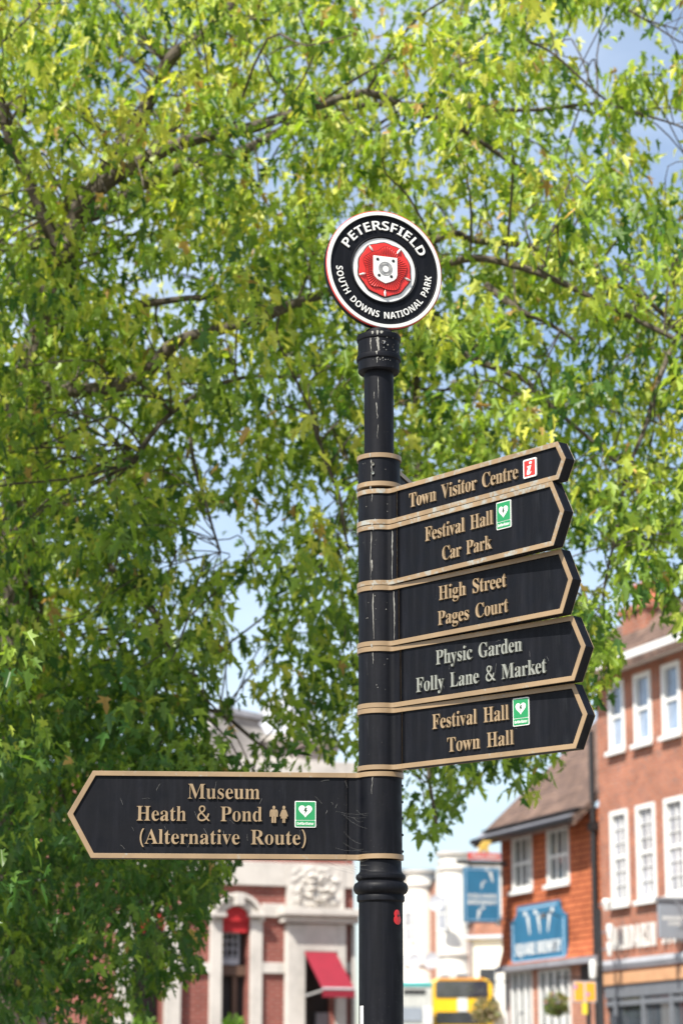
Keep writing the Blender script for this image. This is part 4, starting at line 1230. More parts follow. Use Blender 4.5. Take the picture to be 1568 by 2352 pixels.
# ------------------------------------------------------------------ buildings
c4 = lambda x, y: (.3515 * x, 1745 + .3515 * y)
c5 = lambda x, y: (881.8 + .2577 * x, 1837 + .2577 * y)
c6 = lambda x, y: (1157.3 + .4337 * x, 1331.8 + .4337 * y)
c7 = lambda x, y: (183.7 + .4218 * x, 1910.5 + .4218 * y)
c8 = lambda x, y: (440.9 + .2577 * x, 1506 + .2577 * y)
c9 = lambda x, y: (1285.9 + .17985 * x, 1928.9 + .17985 * y)


def R4(pl, c, x0, x1, yt, yb, depth=0.0):
    a, b = c(x0, yt), c(x1, yb)
    return pl.rect(a[0], b[0], a[1], b[1], depth)


M['shop_brick'] = brick('shop_brick', (0.38, 0.128, 0.072), (0.28, 0.09, 0.056), (0.30, 0.22, 0.165), bump_s=0.3, blotch=(0.20, 0.13, 0.11))
M['bank_brick'] = brick('bank_brick', (0.25, 0.060, 0.045), (0.19, 0.045, 0.036), (0.28, 0.17, 0.14), bump_s=0.3)
M['old_brick'] = brick('old_brick', (0.42, 0.16, 0.09), (0.33, 0.11, 0.065), (0.40, 0.30, 0.24), bump_s=0.3)
M['hung_tile'] = brick('hung_tile', (0.53, 0.165, 0.070), (0.40, 0.115, 0.050), (0.20, 0.05, 0.025), 0.17, 0.12, 0.016, 1.0, mdist=0.035)
M['roof_tile'] = roof_tile('clay_roof_tile', (0.19, 0.125, 0.095), (0.13, 0.088, 0.072))
M['slate'] = roof_tile('slate', (0.09, 0.095, 0.11), (0.07, 0.075, 0.085), 0.25, 0.18)
M['stone'] = stone('pale_portland_stone', (0.53, 0.495, 0.45), 0.70)
M['grey_stone'] = stone('grey_weathered_stone', (0.36, 0.34, 0.32), 0.5)
M['render'] = stone('cream_render', (0.80, 0.77, 0.69), 0.93)
M['sash'] = plain('white_window_paint', (0.68, 0.68, 0.65), 0.4, 0.05, 8)
M['glass'] = glass('window_glass', (0.05, 0.06, 0.07))
M['net'] = glass('glass_with_net_curtain', (0.24, 0.245, 0.27), 0.12)
M['skyglass'] = glass('bright_window_glass', (0.20, 0.25, 0.33), 0.08)
M['lead'] = plain('grey_lead', (0.22, 0.22, 0.24), 0.6, 0.2, 3)
M['palelead'] = plain('pale_lead', (0.40, 0.41, 0.44), 0.6, 0.12, 3)
M['iron'] = plain('black_iron', (0.013, 0.013, 0.014), 0.45, 0.3, 9)
M['blue'] = plain('blue_sign_paint', (0.022, 0.125, 0.225), 0.5, 0.10, 2)
M['paleblue'] = plain('pale_blue_paint', (0.30, 0.46, 0.60), 0.5, 0.08, 5)
M['awning'] = plain('crimson_canvas', (0.21, 0.006, 0.020), 0.8, 0.08, 4)
M['lunette'] = plain('red_canvas', (0.40, 0.012, 0.016), 0.7, 0.1, 4)
M['dark'] = plain('dark_interior', (0.030, 0.024, 0.022), 0.8, 0.4, 1.2)
M['brown'] = plain('brown_joinery', (0.10, 0.055, 0.035), 0.6, 0.2, 4)
M['grey_paint'] = plain('grey_shopfront_paint', (0.13, 0.14, 0.155), 0.5, 0.1, 5)
M['sign_grey'] = plain('grey_sign_paint', (0.22, 0.245, 0.275), 0.5, 0.05, 3)
M['tan'] = plain('tan_timber', (0.46, 0.25, 0.13), 0.7, 0.12, 4)
M['busyellow'] = plain('yellow_bus_paint', (0.80, 0.46, 0.015), 0.28, 0.06, 1.5)
M['busorange'] = plain('orange_bus_paint', (0.75, 0.30, 0.01), 0.28, 0.06, 1.5)
M['busglass'] = glass('bus_glass', (0.035, 0.035, 0.045), 0.04)
M['tyre'] = mat('tyre_rubber', (0.012, 0.012, 0.012), 0.85)[0]
M['lorry'] = plain('pale_grey_lorry_paint', (0.46, 0.46, 0.42), 0.5, 0.1, 2)
M['teal'] = plain('teal_paint', (0.06, 0.36, 0.34), 0.5, 0.08, 2)
M['orange'] = plain('orange_sign_face', (0.72, 0.30, 0.015), 0.5, 0.04, 5)
M['yellow'] = plain('yellow_plate', (0.65, 0.50, 0.03), 0.5, 0.05, 5)
M['purple'] = plain('purple_dot', (0.30, 0.12, 0.40), 0.5, 0.05, 5)
M['goldleaf'] = plain('gilded_figure', (0.62, 0.42, 0.10), 0.35, 0.2, 12)
M['pot'] = plain('terracotta_pot', (0.42, 0.13, 0.07), 0.8, 0.15, 8)


def wall(mb, s0, s1, z0, z1, ops, y=0.0, reveal=0.12, mi=0):
    """front at y with rectangular openings and their reveals"""
    S = sorted({s0, s1, *[q for o in ops for q in o[:2] if s0 < q < s1]})
    Z = sorted({z0, z1, *[q for o in ops for q in o[2:4] if z0 < q < z1]})
    for i in range(len(S) - 1):
        for j in range(len(Z) - 1):
            sm, zm = (S[i] + S[i + 1]) / 2, (Z[j] + Z[j + 1]) / 2
            if any(o[0] < sm < o[1] and o[2] < zm < o[3] for o in ops): continue
            mb.add([(S[i], y, Z[j]), (S[i + 1], y, Z[j]), (S[i + 1], y, Z[j + 1]), (S[i], y, Z[j + 1])], [(0, 1, 2, 3)], mi)
    for a, b, c, d in [o[:4] for o in ops]:
        c = max(c, z0)
        mb.add([(a, y, c), (a, y, d), (a, y + reveal, d), (a, y + reveal, c)], [(0, 1, 2, 3)], mi)
        mb.add([(b, y, c), (b, y, d), (b, y + reveal, d), (b, y + reveal, c)], [(0, 1, 2, 3)], mi)
        mb.add([(a, y, d), (b, y, d), (b, y + reveal, d), (a, y + reveal, d)], [(0, 1, 2, 3)], mi)
        mb.add([(a, y, c), (b, y, c), (b, y + reveal, c), (a, y + reveal, c)], [(0, 1, 2, 3)], mi)


def shell(mb, s0, s1, z0, z1, dep, mi=0):
    """sides, back and top of a building behind its front"""
    mb.add([(s0, 0, z0), (s0, dep, z0), (s0, dep, z1), (s0, 0, z1)], [(0, 1, 2, 3)], mi)
    mb.add([(s1, 0, z0), (s1, dep, z0), (s1, dep, z1), (s1, 0, z1)], [(0, 1, 2, 3)], mi)
    mb.add([(s0, dep, z0), (s1, dep, z0), (s1, dep, z1), (s0, dep, z1)], [(0, 1, 2, 3)], mi)
    mb.add([(s0, 0, z1), (s1, 0, z1), (s1, dep, z1), (s0, dep, z1)], [(0, 1, 2, 3)], mi)


def window(par, s0, s1, z0, z1, pane='glass', bars=(2, 4), fw=0.07, rail=True, frame='sash', proud=0.03, sill=True, fat=0.02):
    mb = MB()
    mb.ring([(s0, z0), (s1, z0), (s1, z1), (s0, z1)], [(s0 + fw, z0 + fw * 1.2), (s1 - fw, z0 + fw * 1.2), (s1 - fw, z1 - fw), (s0 + fw, z1 - fw)], -proud, 0.09)
    a, b, c, d = s0 + fw, s1 - fw, z0 + fw * 1.2, z1 - fw
    if rail: mb.box(a, b, 0.012, 0.062, (c + d) / 2 - .03, (c + d) / 2 + .03)
    for i in range(1, bars[0]): mb.box(a + (b - a) * i / bars[0] - fat / 2, a + (b - a) * i / bars[0] + fat / 2, 0.022, 0.058, c, d)
    for j in range(1, bars[1]):
        if rail and abs(j / bars[1] - .5) < .01: continue
        mb.box(a, b, 0.020, 0.056, c + (d - c) * j / bars[1] - fat / 2, c + (d - c) * j / bars[1] + fat / 2)
    o = mb.build('window', M[frame], par)
    MB().box(s0 + fw * .5, s1 - fw * .5, 0.050, 0.085, z0 + fw * .5, z1 - fw * .5).build('pane', M[pane], o)
    if sill: MB().box(s0 - 0.05, s1 + 0.05, -0.11, -proud - 0.002, z0 - 0.07, z0 + 0.015).build('sill', M[frame], o, bevel=0.01)
    return o


def gable_roof(mb, s0, s1, z, dep, pitch, over=0.3, th=0.12, mi=0, side=0.15):
    h = math.tan(R(pitch))
    y0, ym, y1 = -over, dep / 2, dep + over
    zr = z + h * (ym + 0.0)
    sec = [(y0, z - h * over), (ym, zr), (y1, z - h * over), (y1, z - h * over - th), (ym, zr - th), (y0, z - h * over - th)]
    mb.prism(sec, s0 - side, s1 + side, mi, axis='x')
    return zr


# ---- red brick shop on the right
SH = Plane(1390, 40, 70)
shop = SH.empty('brick_shop')
tag(shop, 'tall red brick shop with two rows of white sash windows above a grey shopfront', 'building')
up = [R4(SH, c6, a, b, 490, 870) for a, b in ((555, 637), (690, 780), (840, 937))]
lowr = [R4(SH, c6, a, b, 1185, 1700) for a, b in ((567, 660), (705, 805), (855, 962))]
zu = (up[1][2], up[1][3]); zl = (lowr[1][2], lowr[1][3])
step = up[2][0] - up[1][0]
wu = [(a, b, *zu) for a, b, _, _ in up] + [(up[2][0] + step * k, up[2][1] + step * k, *zu) for k in (1, 2, 3)]
wl = [(a, b, *zl) for a, b, _, _ in lowr] + [(lowr[2][0] + step * k, lowr[2][1] + step * k, *zl) for k in (1, 2, 3)]
S1 = wu[-1][1] + 0.5
zeave = SH.uv(*c6(640, 470))[1]
zled = SH.uv(*c9(1000, 1545))[1]
ztan = SH.uv(*c9(1000, 1690))[1]
zbeam = SH.uv(*c9(1000, 1830))[1]
mb = MB()
fs0, fs1 = SH.uv(*c9(600, 1950))[0], S1 - 0.3
wall(mb, -0.06, S1, 0, zeave, wu + wl + [(fs0, fs1, 0.0, ztan)])
shell(mb, -0.06, S1, 0, zeave, 7)
mb.build('wall', M['shop_brick'], shop)
for k, q in enumerate(wu): window(shop, *q, 'skyglass', (1, 2), 0.085)
for k, q in enumerate(wl): window(shop, *q, 'net', (2, 6), 0.085, fat=0.012)
mb = MB()
mb.box(-0.15, S1 + .1, -0.34, -0.002, zeave - 0.03, zeave + 0.10)
mb.box(-0.15, S1 + .1, -0.40, -0.342, zeave - 0.03, zeave + 0.16)
mb.build('eaves_board', M['sash'], shop, bevel=0.01)
mb = MB()
rd = min((x / 50 for x in range(40, 350)), key=lambda dd: abs(zeave + .5 + math.tan(R(50)) * dd / 2 - SH.uv(1490, 1410, dd / 2)[1]))
zr = gable_roof(mb, -0.06, S1, zeave + 0.50, rd, 50, 0.42, 0.14)
mb.build('roof', M['roof_tile'], shop)
pc = c6(725, 150)
s_, z_ = SH.uv(pc[0], pc[1], rd / 2)
mb = MB()
mb.box(s_ - .25, s_ + .75, rd / 2 - .3, rd / 2 + .3, zeave + .3, z_ - 0.14)
mb.box(s_ - .31, s_ + .81, rd / 2 - .36, rd / 2 + .36, z_ - 0.139, z_ - 0.02)
ch = mb.build('chimney', M['shop_brick'], shop)
for k in range(3):
    MB().lathe([(0.12, z_ - .02), (0.14, z_ + 0.06), (0.11, z_ + 0.10), (0.10, z_ + 0.38), (0.13, z_ + 0.42), (0.13, z_ + .46), (0.09, z_ + .46), (0.08, z_ + .2)], 16, c=(s_ - .05 + .30 * k, rd / 2, 0)).build('chimney_pot', M['pot'], ch)
MB().box(-0.03, S1, -0.13, -0.002, zled - 0.05, zled + 0.05).box(-0.03, S1, -0.09, -0.002, zled - 0.12, zled - 0.052).build('ledge', M['palelead'], shop, bevel=0.01)
MB().box(fs0 - 0.1, fs1 + .1, -0.10, -0.002, zbeam, ztan + 0.02).build('fascia_board', M['tan'], shop, bevel=0.008)
front_ = MB()
front_.box(fs0, fs1, -0.06, 0.10, zbeam - 0.24, zbeam - 0.003)
posts = [SH.uv(*c9(x, 2150))[0] for x in (720, 1075, 1440)]
pw = posts[2] - posts[1]
posts += [posts[2] + pw * k for k in range(1, 9)]
for s in posts:
    if s > fs1: break
    front_.box(s - 0.05, s + 0.05, -0.05, 0.09, 0, zbeam - 0.242)
ztr = SH.uv(*c9(900, 2080))[1]
front_.box(fs0, fs1, -0.04, 0.085, ztr - 0.05, ztr + 0.05)
front_.box(fs0, fs1, -0.045, 0.088, 0, 0.55)
sf = front_.build('shopfront', M['grey_paint'], shop, bevel=0.008)
MB().box(fs0, fs1, 0.03, 0.06, 0.5, zbeam - 0.2).build('shop_glass', M['glass'], sf)
a_, zA = SH.uv(*c9(690, 1250)); b_, _ = SH.uv(*c9(1700, 1250))
ztop, zbot = SH.uv(*c9(920, 1090))[1], SH.uv(*c9(920, 1390))[1]
put(text_rings('M A N D A R I N    S T O N E', 'sans', a_, a_ + 3.05, zbot, ztop - zbot, 0.20), 0.05, 'wall_lettering', M['white'], shop, lambda u, v, w: (u, -0.03 - w, v), 0, -0.006)
# rainwater pipe between the two fronts
pts = [SH.uv(*c6(x, y)) for x, y in ((486, 800), (492, 1300), (505, 1700), (520, 2340))]
s_p = pts[1][0]
MB().tube([(s_p, -0.09, pts[0][1]), (s_p, -0.09, 0.1)], 0.055, 12).box(s_p - .09, s_p + .09, -0.17, -0.02, pts[1][1] - .1, pts[1][1] + .05).build('rainwater_pipe', M['iron'], shop)

# grey projecting sign
sr, zsg = SH.uv(1583, 2110)
base_ = Vector((SH.o.x + SH.d[0] * sr, SH.o.y + SH.d[1] * sr, 0))
sg = empty('projecting_sign', base_, R(20))
tag(sg, 'grey projecting shop sign with white lettering on the brick shop', 'sign')
z0, z1 = SH.uv(1583, 2157)[1], SH.uv(1583, 2072)[1]
MB().box(-0.62, -0.06, -0.03, 0.03, z0, z1).build('board', M['sign_grey'], sg, bevel=0.006)
MB().box(-0.66, 0.0, -0.06, 0.06, z1 + 0.003, z1 + 0.07).build('canopy_rail', M['grey_paint'], sg, bevel=0.006)
H_ = z1 - z0
put(text_rings('MANDARIN', 'sans', -0.56, -0.12, z0 + H_ * .50, H_ * .105), 0.004, 'lettering', M['white'], sg, lambda u, v, w: (u, -0.030 - w, v), 0)
put(text_rings('STONE', 'sans', -0.45, -0.20, z0 + H_ * .35, H_ * .105), 0.004, 'lettering', M['white'], sg, lambda u, v, w: (u, -0.030 - w, v), 0)
MB().tube([(-0.30, -0.05, z1 + .02), (-0.30, -0.22, z1 - 0.10), (-0.22, -0.24, z0 + 0.22)], 0.010, 6).box(-0.34, 0.0, -0.27, -0.21, z0 + .13, z0 + .21).build('sign_lamp', M['grey_paint'], sg)

# ---- tile hung public house
PB = SH
pub = PB.empty('tile_hung_pub')
tag(pub, 'old pub with orange hung tiles, tiled roof and white windows beside the brick shop', 'building')
pL = PB.uv(1151, 2050)[0]; pR = -0.07
zpe = PB.uv(*c6(240, 1265))[1]
ztrim = PB.uv(*c6(240, 2028))[1]
w1 = R4(PB, c6, 45, 150, 1362, 1650); w2 = R4(PB, c6, 230, 345, 1300, 1612)
zz = ((w1[2] + w2[2]) / 2, (w1[3] + w2[3]) / 2)
ops = [(w1[0], w1[1], *zz), (w2[0], w2[1], *zz)]
mb = MB()
wall(mb, pL, pR, ztrim + .35, zpe, ops)
shell(mb, pL, pR, ztrim, zpe, 8)
# the tiles kick outwards at the foot
mb.add([(pL, 0, ztrim + .35), (pR, 0, ztrim + .35), (pR, -0.10, ztrim), (pL, -0.10, ztrim)], [(0, 1, 2, 3)])
mb.add([(pL, 0, ztrim + .35), (pL, -0.10, ztrim), (pL, 0, ztrim)], [(0, 1, 2)])
mb.add([(pL, -0.10, ztrim), (pR, -0.10, ztrim), (pR, 0.1, ztrim), (pL, 0.1, ztrim)], [(0, 1, 2, 3)])
mb.build('tile_hung_wall', M['hung_tile'], pub)
for q in ops: window(pub, *q, 'glass', (3, 2), 0.075, fat=0.05)
mb = MB()
gable_roof(mb, pL - .28, pR - .05, zpe + 0.25, 8, 43, 0.50, 0.14, side=0.0)
hh = math.tan(R(43))
mb.add([(pL - .29, -.52 + t * .24, zpe + .25 + hh * (-.52 + t * .24) + .012) for t in (0, 1)] + [(pR - .3, -.52 + t * .24, zpe + .25 + hh * (-.52 + t * .24) + .012) for t in (1, 0)], [(0, 1, 2, 3)], 1)
mb.build('roof', [M['roof_tile'], M['lead']], pub)
MB().tube([(pL - .25, -0.54, zpe - 0.235), (pR - .1, -0.54, zpe - 0.235)], 0.06, 10).build('gutter', M['iron'], pub)
MB().box(pL + .02, pR - .05, -0.44, -0.002, zpe - 0.06, zpe - 0.02).build('soffit', M['iron'], pub)
gl = R4(PB, c6, 12, 152, 2060, 2440, 0.1); gr = R4(PB, c6, 192, 355, 2060, 2440, 0.1)
go = [(gl[0], gl[1], 0.9, gl[3]), (gr[0], gr[1], 0.9, gr[3])]
mb = MB()
wall(mb, pL + .05, pR, 0, ztrim - .002, [(a, b, c, min(d, ztrim - .08)) for a, b, c, d in go], y=0.10)
mb.add([(pL + .05, 0.1, 0), (pL + .05, 8, 0), (pL + .05, 8, ztrim - .01), (pL + .05, 0.1, ztrim - .01)], [(0, 1, 2, 3)])
mb.build('lower_wall', M['old_brick'], pub)
for a, b, c, d in go:
    d = min(d, ztrim - .08)
    mb = MB()
    fw = .05
    mb.ring([(a, c), (b, c), (b, d), (a, d)], [(a + fw, c + fw), (b - fw, c + fw), (b - fw, d - fw), (a + fw, d - fw)], 0.06, 0.19)
    for k in range(1, 4):
        s = a + (b - a) * k / 4
        mb.box(s - .05, s + .05, 0.07, 0.16, c + fw, d - fw)
    zc_ = c + (d - c) * .52
    mb.box(a + fw, b - fw, 0.072, 0.158, zc_ - .04, zc_ + .04)
    o = mb.build('window', M['sash'], pub)
    MB().box(a + .02, b - .02, 0.13, 0.15, c + .02, d - .02).build('pane', M['glass'], o)
MB().box(pL - .04, pR, -0.16, -0.102, ztrim - 0.10, ztrim + 0.02).build('lead_flashing', M['lead'], pub, bevel=0.008)
dk = R4(PB, c6, 395, 478, 2040, 2120)
MB().box(dk[0], dk[1], 0.03, 0.096, dk[2], ztrim - .11).build('black_panel', M['iron'], pub)  # plain black panel below the tile edge

# blue wall sign
ws = R4(PB, c6, 40, 331, 1712, 2030, -0.06)
a, b, c, d = ws
wsn = PB.empty('wall_sign')
tag(wsn, 'large blue pub sign with notched corners fixed flat to the hung tiles', 'sign')
W, H = b - a, d - c
ol = [(a, c), (b, c), (b, d - H * .24), (b - W * .035, d - H * .23), (b - W * .07, d - H * .20), (b - W * .11, d - H * .12), (b - W * .115, d),
      (a + W * .115, d), (a + W * .11, d - H * .12), (a + W * .07, d - H * .20), (a + W * .035, d - H * .23), (a, d - H * .24)]
MB().prism(ol, -0.08, -0.035).build('board', M['blue'], wsn, bevel=0.006)
mb = MB()
for x0, x1, zz0, zz1 in ((a + W * .15, b - W * .15, d - H * .075, d - H * .05), (a + W * .04, b - W * .04, c + H * .05, c + H * .075), (a + W * .03, a + W * .045, c + H * .05, d - H * .3), (b - W * .045, b - W * .03, c + H * .05, d - H * .3)):
    mb.box(x0, x1, -0.086, -0.079, zz0, zz1)
mb.build('border_line', M['paleblue'], wsn)
put(text_rings('SQUARE BREWERY', 'sans', a + W * .08, b - W * .08, c + H * .16, H * .20, 0.22), 0.008, 'lettering', M['white'], wsn, lambda u, v, w: (u, -0.079 - w, v), 0)


def hops(par, cx, cz, s, y, fl=1):
    """a hop cone hanging from a leaf"""
    mb = MB()
    for k in range(6):
        t = k / 5
        x = cx + fl * s * (.16 * t - .03); z = cz + s * (.20 - .62 * t)
        wd = s * (.17 - .11 * t)
        mb.prism([(x - wd, z + s * .07), (x, z + s * .10), (x + wd, z + s * .07), (x + wd * .6, z - s * .05), (x, z - s * .09), (x - wd * .6, z - s * .05)], y - .004 - .0012 * (k % 2), y)
    mb.tube([(cx, y - .002, cz + s * .28), (cx - fl * s * .08, y - .002, cz + s * .42), (cx - fl * s * .26, y - .002, cz + s * .47)], s * .022, 5)
    mb.prism([(cx - fl * s * q[0], cz + s * q[1]) for q in ((.20, .46), (.28, .58), (.46, .54), (.52, .44), (.40, .36), (.26, .38))], y - .005, y)
    mb.build('hop_emblem', M['white'], par)


for k in range(3): hops(wsn, a + W * (.33 + .19 * k), c + H * .68, H * .38, -0.079, 1 if k < 2 else -1)
for s in (a + W * .08, b - W * .10):
    mb = MB()
    mb.tube([(s, -0.05, d - H * .30), (s, -0.32, d - H * .20), (s, -0.42, d - H * .26)], 0.014, 6)
    mb.lathe([(0.02, d - H * .22), (0.07, d - H * .30), (0.075, d - H * .31)], 12, c=(s, -0.44, 0))
    mb.build('sign_lamp', M['iron'], wsn)

# hanging sign on a bracket at the far corner
p = at(1150, 2000, 43.6)
hs = empty('hanging_sign', (p.x, 43.6, 0), R(20))
tag(hs, 'blue hanging pub sign with red name board and gilded figure above it', 'sign')
sx = 43.6 + 6.2
k_ = sx / F / math.cos(R(20)) * 1.02
X = lambda px: (px - 1150) * k_
Zp = lambda py: at(1100, py, 43.5).z
MB().box(X(1064), X(1146), -0.035, 0.035, Zp(2119), Zp(1993)).build('board', M['blue'], hs, bevel=0.008)
mb = MB()
zz0, zz1, x0, x1 = Zp(2119), Zp(1993), X(1064), X(1146)
mb.ring([(x0 + .03, zz0 + .04), (x1 - .03, zz0 + .04), (x1 - .03, zz1 - .04), (x0 + .03, zz1 - .04)], [(x0 + .045, zz0 + .055), (x1 - .045, zz0 + .055), (x1 - .045, zz1 - .055), (x0 + .045, zz1 - .055)], -0.042, -0.034)
mb.build('border_line', M['paleblue'], hs)
hops(hs, x0 + (x1 - x0) * .74, zz1 - .17, .26, -0.035, 1); hops(hs, x0 + (x1 - x0) * .50, zz1 - .36, .17, -0.035, -1); hops(hs, x0 + (x1 - x0) * .40, zz0 + .17, .26, -0.035, -1)
HH = zz1 - zz0
put(text_rings('SQUARE', 'sans', x0 + .07, x1 - .07, zz0 + HH * .44, HH * .075), 0.006, 'lettering', M['white'], hs, lambda u, v, w: (u, -0.035 - w, v), 0)
put(text_rings('BREWERY', 'sans', x0 + .07, x1 - .07, zz0 + HH * .32, HH * .085), 0.006, 'lettering', M['white'], hs, lambda u, v, w: (u, -0.035 - w, v), 0)
MB().box(X(1048), X(1163), -0.025, 0.025, Zp(1986), Zp(1978)).tube([(X(1152), 0, Zp(1984)), (X(1157), 0, Zp(2060))], 0.015, 8).tube([(X(1080), 0, Zp(1982)), (X(1080), 0, Zp(1994))], 0.008, 6).tube([(X(1130), 0, Zp(1982)), (X(1130), 0, Zp(1994))], 0.008, 6).build('bracket', M['iron'], hs)
nb = MB().box(X(1077), X(1148), -0.03, 0.03, Zp(1975.5), Zp(1959)).build('name_board', M['red'], hs, bevel=0.004)
put(text_rings('FULLERS', 'sans', X(1081), X(1144), Zp(1972.5), Zp(1962.5) - Zp(1972.5)), 0.005, 'lettering', M['white'], nb, lambda u, v, w: (u, -0.03 - w, v), 0)
g = [(0.02, 0), (.42, .02), (.45, .22), (.62, .02), (.86, .0), (.80, .20), (.74, .42), (.92, .62), (1.0, .86), (.84, .98), (.72, .84), (.60, .92), (.44, 1.0), (.50, .76), (.36, .80), (.20, .66), (.30, .50), (.14, .52), (.06, .34), (.22, .26)]
gx, gz = X(1096), Zp(1958)
gw = X(1128) - gx; gh = Zp(1929) - gz
MB().prism([(gx + q[0] * gw, gz + q[1] * gh) for q in g], -0.03, 0.03).build('gilded_figure', M['goldleaf'], hs, bevel=0.012)


# ---- foliage helper for baskets and shrubs
def foliage(name, parent, balls, count, size, tints, seed=1, droop=0.3):
    rng = np.random.default_rng(seed)
    V_, F_, T_ = [], [], []
    half = np.array([(0, 0), (.20, .18), (.26, .5), (.12, .82), (0, 1.0), (-.12, .82), (-.26, .5), (-.20, .18)])
    for (cx, cy, cz, rx, ry, rz) in balls:
        for k in range(count):
            d = rng.normal(0, 1, 3); d /= np.linalg.norm(d)
            rr = rng.uniform(0.35, 1.05) ** 0.6
            c = np.array((cx, cy, cz)) + d * np.array((rx, ry, rz)) * rr
            ax = d + rng.normal(0, .5, 3); ax[2] -= droop; ax /= np.linalg.norm(ax)
            n_ = np.cross(ax, rng.normal(0, 1, 3)); n_ /= np.linalg.norm(n_)
            s = size * rng.uniform(.6, 1.3)
            b_ = len(V_)
            for x, y in half: V_.append(tuple(c + s * (x * n_ + y * ax)))
            F_.append(tuple(range(b_, b_ + 8)))
            t = tints[rng.integers(len(tints))]
            T_ += [(*(np.array(t) * rng.uniform(.75, 1.25)), 1)] * 8
    me = bpy.data.meshes.new(name); me.from_pydata(V_, [], F_)
    a_ = me.attributes.new('tint', 'FLOAT_COLOR', 'POINT')
    a_.data.foreach_set('color', np.array(T_, np.float32).ravel())
    me.materials.append(M['leaf'])
    o = bpy.data.objects.new(name, me); COL.objects.link(o)
    if parent: o.parent = parent
    return o


GREEN = [(0.10, 0.17, 0.04), (0.16, 0.22, 0.06), (0.26, 0.28, 0.12), (0.07, 0.12, 0.03)]


def basket(px, py, Y, r, label, flowers, seed, green=GREEN):
    p = at(px, py, Y)
    e = empty('hanging_basket', p)
    tag(e, label, 'hanging basket', 'flower baskets hung on the pub front')
    MB().lathe([(0.0, -r * .75), (r * .35, -r * .66), (r * .62, -r * .36), (r * .74, 0.0), (r * .70, 0.02), (0.0, -0.02)], 20).build('bowl', M['brown'], e)
    foliage('foliage', e, [(0, 0, r * .15, r * .95, r * .95, r * .72), (0, 0, -r * .3, r * .9, r * .9, r * .55)], 240, r * .34, green, seed)
    foliage('flower', e, [(0, 0, r * .1, r, r, r * .75)], 130, r * .22, flowers, seed + 1, 0)
    mb = MB()
    for k in range(3):
        a = 2.1 * k
        mb.tube([(r * .7 * math.cos(a), r * .7 * math.sin(a), 0), (0, 0, r * 2.0)], 0.006, 5)
    mb.tube([(0, 0, r * 2.0), (0.0, 0, r * 2.15), (0.50, 0.18, r * 2.15)], 0.014, 6)
    mb.build('chain', M['iron'], e)


basket(1114, 2322, 43.3, 0.27, 'hanging basket with pale and pink flowers in front of the yellow bus', [(0.5, 0.42, 0.25), (0.45, 0.2, 0.12), (0.5, 0.42, 0.3), (0.35, 0.3, 0.1)], 21, [(0.34, 0.30, 0.16), (0.24, 0.24, 0.09), (0.42, 0.33, 0.20), (0.14, 0.17, 0.05)])
basket(1277, 2306, 40.2, 0.23, 'hanging basket with yellow and purple flowers in front of the pub window', [(0.6, 0.40, 0.03), (0.35, 0.1, 0.3), (0.6, 0.5, 0.1), (0.5, 0.2, 0.06)], 31)

# ---- street furniture by the pub and the shop
Yp = 38.9
p = at(1380, 2300, Yp)
cp = empty('street_column', (p.x, Yp, 0))
tag(cp, 'dark street column with white camera housings in front of the rainwater pipe', 'street column')
zt = at(1380, 2088, Yp).z
MB().lathe([(0.10, 0), (0.10, 1.0), (0.05, 1.1), (0.042, zt), (0.0, zt + 0.03)], 20).build('shaft', M['iron'], cp)
def on_col(px, py): q = at(px, py, Yp - .1); return q.x - p.x, q.z
for (px, py, w_, h_) in ((1393, 2078, 12, 13), (1400, 2141, 9, 18), (1399, 2180, 7, 16)):
    x, z = on_col(px, py)
    k_ = 45.2 / F
    MB().lathe([(0.0, z - h_ * k_), (w_ * k_ * .55, z - h_ * k_ * .95), (w_ * k_ * .8, z - h_ * k_ * .2), (w_ * k_, z + h_ * k_ * .5), (w_ * k_ * .8, z + h_ * k_), (0, z + h_ * k_ * 1.05)], 18, c=(x, -0.1, 0)).build('camera_housing', M['white'], cp)
    MB().tube([(0, 0, z), (x, -0.1, z)], 0.02, 8).build('arm_tube', M['grey_paint'], cp)
x, z = on_col(1361, 2226)
wlamp = empty('wall_lamp', at(1361, 2226, 38.8))
tag(wlamp, 'white cylinder lamp under the edge of the hung tiles', 'lamp')
MB().lathe([(0.0, -0.17), (0.06, -0.165), (0.07, -0.1), (0.07, 0.12), (0.05, 0.165), (0.0, 0.17)], 18).build('housing', M['white'], wlamp)
MB().tube([(0, 0, 0.05), (0.02, 0.10, 0.06), (0.06, 0.35, 0.06)], 0.015, 6).build('arm_tube', M['iron'], wlamp)

Yn = 36.0
p = at(1350, 2300, Yn)
pk = empty('parking_sign', (p.x, Yn, 0), R(8))
tag(pk, 'orange two panel notice board with purple spots on a dark post', 'sign')
kk = (Yn + 6.2) / F
z0, z1 = at(1350, 2299, Yn).z, at(1350, 2257, Yn).z
MB().box(-.035, .035, -.03, .03, 0, z1 + 0.03).build('post', M['iron'], pk)
MB().box((1314 - 1350) * kk, (1367 - 1350) * kk, -.055, -.032, z0 - .02, z1 + .02).build('backing', M['palelead'], pk)
MB().box((1316.5 - 1350) * kk, (1338 - 1350) * kk, -.062, -.054, z0, z1).build('panel', M['orange'], pk)
MB().box((1343 - 1350) * kk, (1364.5 - 1350) * kk, -.062, -.054, z0, z1).build('panel', M['orange'], pk)
mb = MB()
for px, py in ((1320, 2267), (1348, 2284)):
    mb.prism(el((px - 1350) * kk, at(px, py, Yn).z, 3.6 * kk, 4.5 * kk, 12), -.066, -.061)
mb.build('spot', M['purple'], pk)
MB().box((1334 - 1350) * kk, (1346 - 1350) * kk, -.05, -.035, at(1350, 2330, Yn).z, at(1350, 2302, Yn).z).build('small_plate', M['yellow'], pk)

